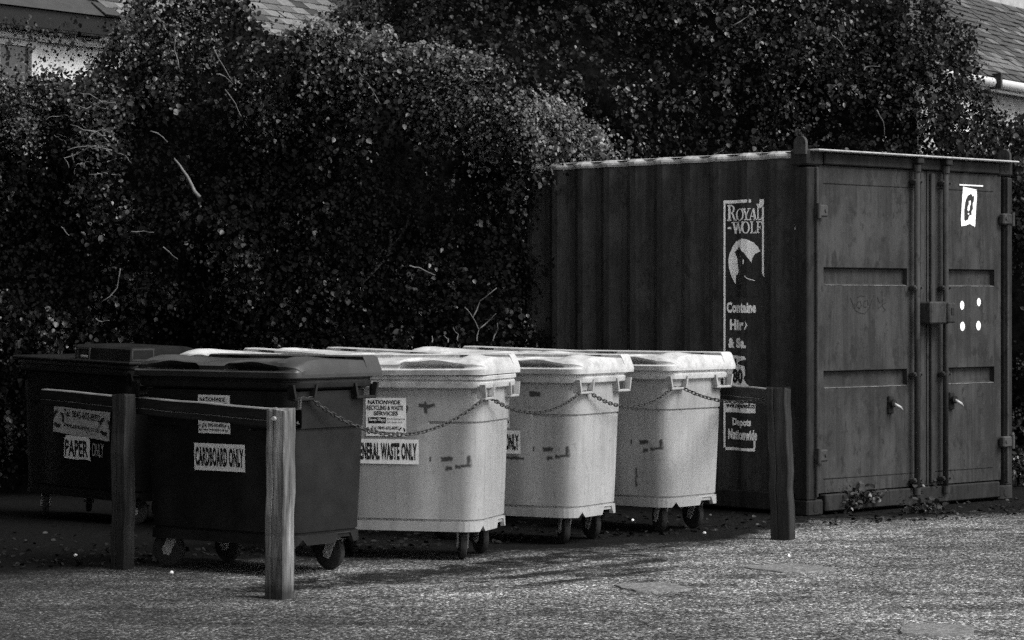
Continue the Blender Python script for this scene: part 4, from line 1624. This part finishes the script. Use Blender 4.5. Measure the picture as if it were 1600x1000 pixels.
P, N, s_ = scatter(surfM, topM, xM0, xMc, .3, 22000, 30, (.026, .05), (8, 18), .15, .4, .12, gate=(-9, -8))
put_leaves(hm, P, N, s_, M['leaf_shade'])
P, N, s_ = scatter(surfM, topM, xM0, xM1, .5, 11000, 31, (.028, .055), (6, 14), .12, .5, .2, keepM)
put_leaves(hm, P, N, s_, M['leaf'])
P, N, s_ = scatter(surfM, lambda x: topM(x) + .06, xM0, xM1, 0, 16000, 32, (.022, .042), (7, 16), .10, .9, .12,
                   lambda x, z, rs: topM(x) - z < .40 + .25 * rs.normal() and keepM(x, z, rs) and rs.uniform() < .35 + .65 * sst(-1.2, -.6, x))
put_leaves(hm, P, N, s_, M['leaf_lit'])

P, N, s_ = scatter(lambda x, z: 18.98 + (2.088 - x) * 1.0434 - .12 + .1 * mnoise.noise(Vector((x * 4, z * 4, 1))), lambda x: 2.72, (780 - 800) / F * 20.8, (905 - 800) / F * 20.6, .4, 2600, 33, (.026, .05), (7, 16), .12, .3, .08,
                   lambda x, z, rs: rs.uniform() < sst(.47, .0, x + .35 * mnoise.noise(Vector((x * 2, z * 1.7, 6.)))) ** 1.5 + (.25 if z > 2.45 else 0))
put_leaves(hm, P, N, s_, M['leaf_shade'])

# --- dark tree behind the container
YT = 25.2
topT = crest(YT, [(500, 60), (545, 10), (575, -60), (650, -160), (1000, -260), (1300, -240), (1405, -140), (1462, -20), (1488, 30), (1512, 120), (1545, 190), (1600, 205)], .10, 9.0)


def surfT(x, z):
    return YT - .5 * math.sin(min(1.3, max(0, z - 1.2) / 2.6) * 1.6) + bumps(x, z, .7, 2.2, 12.7) * 1.3 + .35 * sst(3.2, 4.8, z)


tr = empty('ivy_tree', ((1040 - 800) / F * YT, YT + 1.4, 0), 0, 'broad dark ivy clad tree rising behind the container', 'tree')
xT0, xT1 = (520 - 800) / F * YT, (1545 - 800) / F * YT
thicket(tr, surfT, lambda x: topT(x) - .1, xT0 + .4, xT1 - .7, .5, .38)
m = MB(); m.tube([(0, 0, 0), (.05, 0, 1.2), (-.04, .05, 2.6), (.1, 0, 4.2)], [.3, .26, .22, .15], 12); m.build('trunk', M['bark'], tr)
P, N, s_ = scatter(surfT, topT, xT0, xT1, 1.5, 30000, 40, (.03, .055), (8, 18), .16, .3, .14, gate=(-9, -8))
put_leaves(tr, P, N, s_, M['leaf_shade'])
P, N, s_ = scatter(surfT, topT, xT0, xT1, 1.5, 22000, 41, (.03, .06), (6, 14), .12, .3, .3,
                   lambda x, z, rs: True)
put_leaves(tr, P, N, s_, M['leaf_dark'])
for q0, q1, zz0, cnt, sd in ((505, 700, 3.3, 7000, 43), (1390, 1560, 2.3, 9000, 44)):
    P, N, s_ = scatter(surfT, topT, (q0 - 800) / F * YT, (q1 - 800) / F * YT, zz0, cnt, sd, (.025, .055), (8, 22), .16, .3, .3)
    put_leaves(tr, P, N, s_, M['leaf_dark'])
P, N, s_ = scatter(surfT, topT, (820 - 800) / F * YT, (1545 - 800) / F * YT, 2.3, 7500, 42, (.028, .056), (5, 14), .12, .6, .15)
put_leaves(tr, P, N, s_, M['leaf'])

# --- bush to the right of the container
YR = 22.6
topR = crest(YR, [(1500, 230), (1535, 215), (1560, 192), (1600, 185), (1700, 150), (2100, 120)], .10, 15.0)


def surfR(x, z): return YR + .25 + bumps(x, z, 1.0, 2.8, 17.2) + .2 * sst(2, 3.2, z) + 1.6 * sst(1600, 1540, 800 + x / YR * F)


rb_ = empty('ivy_hedge', ((1640 - 800) / F * YR, YR + .6, 0), 0, 'ivy bush at the right edge of the photo beside the container doors', 'hedge')
xR0, xR1 = (1515 - 800) / F * YR, (1760 - 800) / F * YR
thicket(rb_, surfR, topR, xR0, xR1 + .5, 0, .30)
P, N, s_ = scatter(surfR, topR, xR0, xR1, .1, 12000, 51, (.025, .055))
put_leaves(rb_, P, N, s_, M['leaf_dark'])
P, N, s_ = scatter(surfR, topR, xR0, xR1, .1, 2500, 52, (.03, .055), (6, 14), .1)
put_leaves(rb_, P, N, s_, M['leaf'])

# --- bare twigs and stems
L_ = [
    ((180, 160), (160, 158), (135, 170), (112, 163)), ((160, 160), (140, 147), (125, 145)), ((178, 160), (182, 165), (176, 170)),
    ((170, 222), (150, 205), (130, 203), (110, 195)), ((165, 212), (150, 208), (142, 205)), ((175, 235), (140, 228), (120, 230), (105, 235)),
    ((150, 228), (130, 236), (100, 247), (108, 262)), ((112, 240), (118, 262), (116, 272)), ((110, 183), (130, 172), (136, 168)),
    ((274, 62), (273, 80), (280, 108)), ((335, 78), (350, 105), (365, 130)), ((338, 116), (352, 120), (364, 132)), ((352, 140), (368, 162), (377, 182)),
    ((560, 112), (578, 135), (594, 162)), ((188, 420), (183, 450), (158, 472)), ((96, 355), (102, 362), (108, 368)), ((255, 386), (265, 394), (278, 405)), ((205, 362), (225, 361), (240, 363)),
    ((150, 498), (160, 503), (171, 501)), ((235, 205), (255, 215), (262, 222))]
for k, s2 in enumerate(L_):
    px_twig(hl, s2, surfA((s2[0][0] - 800) / F * YA, 2.5) - .28, .0055, .0025)
rt = random.Random(3)
for k in range(26):
    x, y = rt.uniform(95, 185), rt.uniform(150, 275)
    a = rt.choice((rt.uniform(150, 215), rt.uniform(-30, 20))); ln = rt.uniform(14, 38)
    s2 = [(x, y)]
    for j in range(3):
        a += rt.uniform(-28, 28)
        x += math.cos(R(a)) * ln / 3; y += math.sin(R(a)) * ln / 3; s2.append((x, y))
    px_twig(hl, s2, surfA((s2[0][0] - 800) / F * YA, 2.5) - rt.uniform(.12, .3), .0038, .0018)
px_twig(hl, ((272, 248), (285, 265), (300, 290), (312, 308)), YA - .35, .008, .016, M['twig'])
px_twig(hl, ((610, 365), (608, 395), (588, 420), (568, 440), (566, 460)), YM + .50, .014, .008, M['bark'])
px_twig(hl, ((640, 335), (625, 370), (600, 398)), YM + .52, .010, .007, M['bark'])
for s2 in (((745, 533), (748, 515), (738, 495), (726, 480)), ((748, 515), (760, 505), (775, 490)), ((738, 497), (750, 470), (776, 450)),
           ((715, 533), (716, 522), (708, 512)), ((700, 535), (697, 528), (694, 525)), ((770, 533), (775, 520), (777, 505)), ((675, 535), (675, 525)),
           ((640, 415), (655, 418), (680, 430))):
    px_twig(hm, s2, YM + .1, .006, .003, M['twig'])
for s2 in (((1145, 40), (1165, 28), (1176, 22)), ((1105, 250), (1130, 235), (1138, 222)), ((1180, 22), (1176, 12), (1170, 8)), ((1300, 55), (1310, 62), (1318, 74)),
           ((1370, 172), (1380, 190), (1382, 212)), ((1450, 172), (1470, 180), (1492, 210)), ((1350, 110), (1352, 105), (1375, 104))):
    px_twig(tr, s2, YT - .55, .007, .003)

# --- weeds and leaf litter along the foot of the container
def weed(px, py, h, spread, n, seed, label, dens=26):
    p = at(px, py, CH * F / (py - HZ))
    root = empty('bramble', (p.x, p.y, 0), 0, label, 'weed', 'brambles at the container foot')
    rs = np.random.default_rng(seed)
    P, N = [], []
    for k in range(n):
        a = rs.uniform(0, 6.28); L2 = h * rs.uniform(.5, 1)
        d = np.array([math.cos(a), math.sin(a) * .6, 0]) * spread * rs.uniform(.3, 1)
        pts = [Vector((0, 0, 0)), Vector((*(d[:2] * .3), L2 * .6)), Vector((*(d[:2] * .75), L2)), Vector((*(d[:2] * 1.1), L2 * .8))]
        m = MB(); m.tube(pts, [.004, .0035, .003, .002], 5); m.build('stem', M['bark'], root)
        for _ in range(dens):
            t = rs.uniform(.15, 1)
            q = pts[0].lerp(pts[1], t * 3) if t < .33 else (pts[1].lerp(pts[2], (t - .33) * 3) if t < .66 else pts[2].lerp(pts[3], (t - .66) * 3))
            P.append(np.array(q) + rs.normal(0, .03, 3)); N.append(np.array([0, -.3, .8]) + rs.normal(0, .5, 3))
    me = leaves_mesh('foliage', np.array(P), np.array(N), rs.uniform(.025, .055, len(P)), M['leaf'])
    o = link('foliage', me, root); o['kind'] = 'stuff'
    return root


weed(1432, 786, .42, .22, 8, 61, 'bramble climbing between the two container locking bars')
weed(1475, 778, .28, .25, 8, 62, 'low bramble under the foot of the right container door')
weed(1535, 768, .24, .3, 9, 63, 'low bramble below the right container door near the post')
weed(1590, 760, .32, .28, 9, 64, 'bramble in front of the bush at the photo right edge')
for k, (px, py, hh, sp_, lab) in enumerate(((1310, 800, .16, .3, 'sparse bramble under the left edge of the left container door'), (1350, 796, .18, .32, 'sparse bramble below the middle of the left container door'),
                                       (1400, 791, .24, .3, 'dense bramble beside the left locking bar foot'), (1455, 782, .34, .26, 'dense bramble rising behind the flat weed at the door gap'),
                                       (1508, 773, .26, .3, 'dense bramble below the four white dots door'), (1565, 764, .3, .3, 'dense bramble at the right container corner post'))):
    weed(px, py, hh, sp_, 13, 80 + k, lab, 60)
weed(1440, 802, .10, .16, 8, 65, 'small flat weed on the asphalt in front of the locking bars', 14)
px_twig(con, ((1428, 632), (1428, 660), (1432, 680), (1445, 700), (1455, 716)), 19.35, .004, .003).parent = None
w_ = [o for o in col.objects if o.name.startswith('twig') and o.parent is None][0]
w_.name = 'bramble'; tag(w_, 'single pale bramble stem curving up over the container door gap', 'weed')

# litter scattered under the bins
rs = np.random.default_rng(71)
n = 1500
t = rs.uniform(0, 1, n); x = rs.uniform(-3.6, 4.3, n)
yb = 16.2 + (x + 1.0) * .62 + rs.exponential(.9, n)
keep_ = (yb > 15.2) & (yb < 21)
P = np.stack([x[keep_], yb[keep_], np.full(keep_.sum(), .012)], 1)
N = np.tile(np.array([0, 0, 1.0]), (len(P), 1)) + rs.normal(0, .35, (len(P), 3))
o = link('leaf_litter', leaves_mesh('leaf_litter', P, N, rs.uniform(.02, .045, len(P)), M['leaf_dark']))
tag(o, 'dead leaves littering the dark ground under and behind the bins', 'leaves', kind='stuff')
for (px, py, lab) in ((268, 896, 'tiny white litter scrap on the dark ground left of the front post'), (1101, 834, 'tiny white litter scrap beside the last white bin castor'),
                      (118, 869, 'tiny white litter scrap at the left below the paper bin'), (988, 814, 'crumpled white litter scrap under the last white bin'),
                      (1232, 870, 'white pebble sized litter scrap on the open asphalt')):
    p = at(px, py, CH * F / (py - HZ))
    m = MB()
    rr = random.Random(px)
    ring = [(math.cos(a) * .010 * rr.uniform(.6, 1.3), math.sin(a) * .010 * rr.uniform(.6, 1.3)) for a in [k * math.pi / 4 for k in range(8)]]
    m.grid([[(a, b, 0) for a, b in ring], [(a * 1.1, b * 1.1, .006) for a, b in ring], [(a * .5, b * .5, .014) for a, b in ring]], closed_u=True, smooth=False)
    m.add([(a * .5, b * .5, .014) for a, b in ring], [tuple(range(8))])
    o = m.build('litter_scrap', M['paint_white']); o.location = (p.x, p.y, .001)
    tag(o, lab, 'litter', 'white litter scraps')
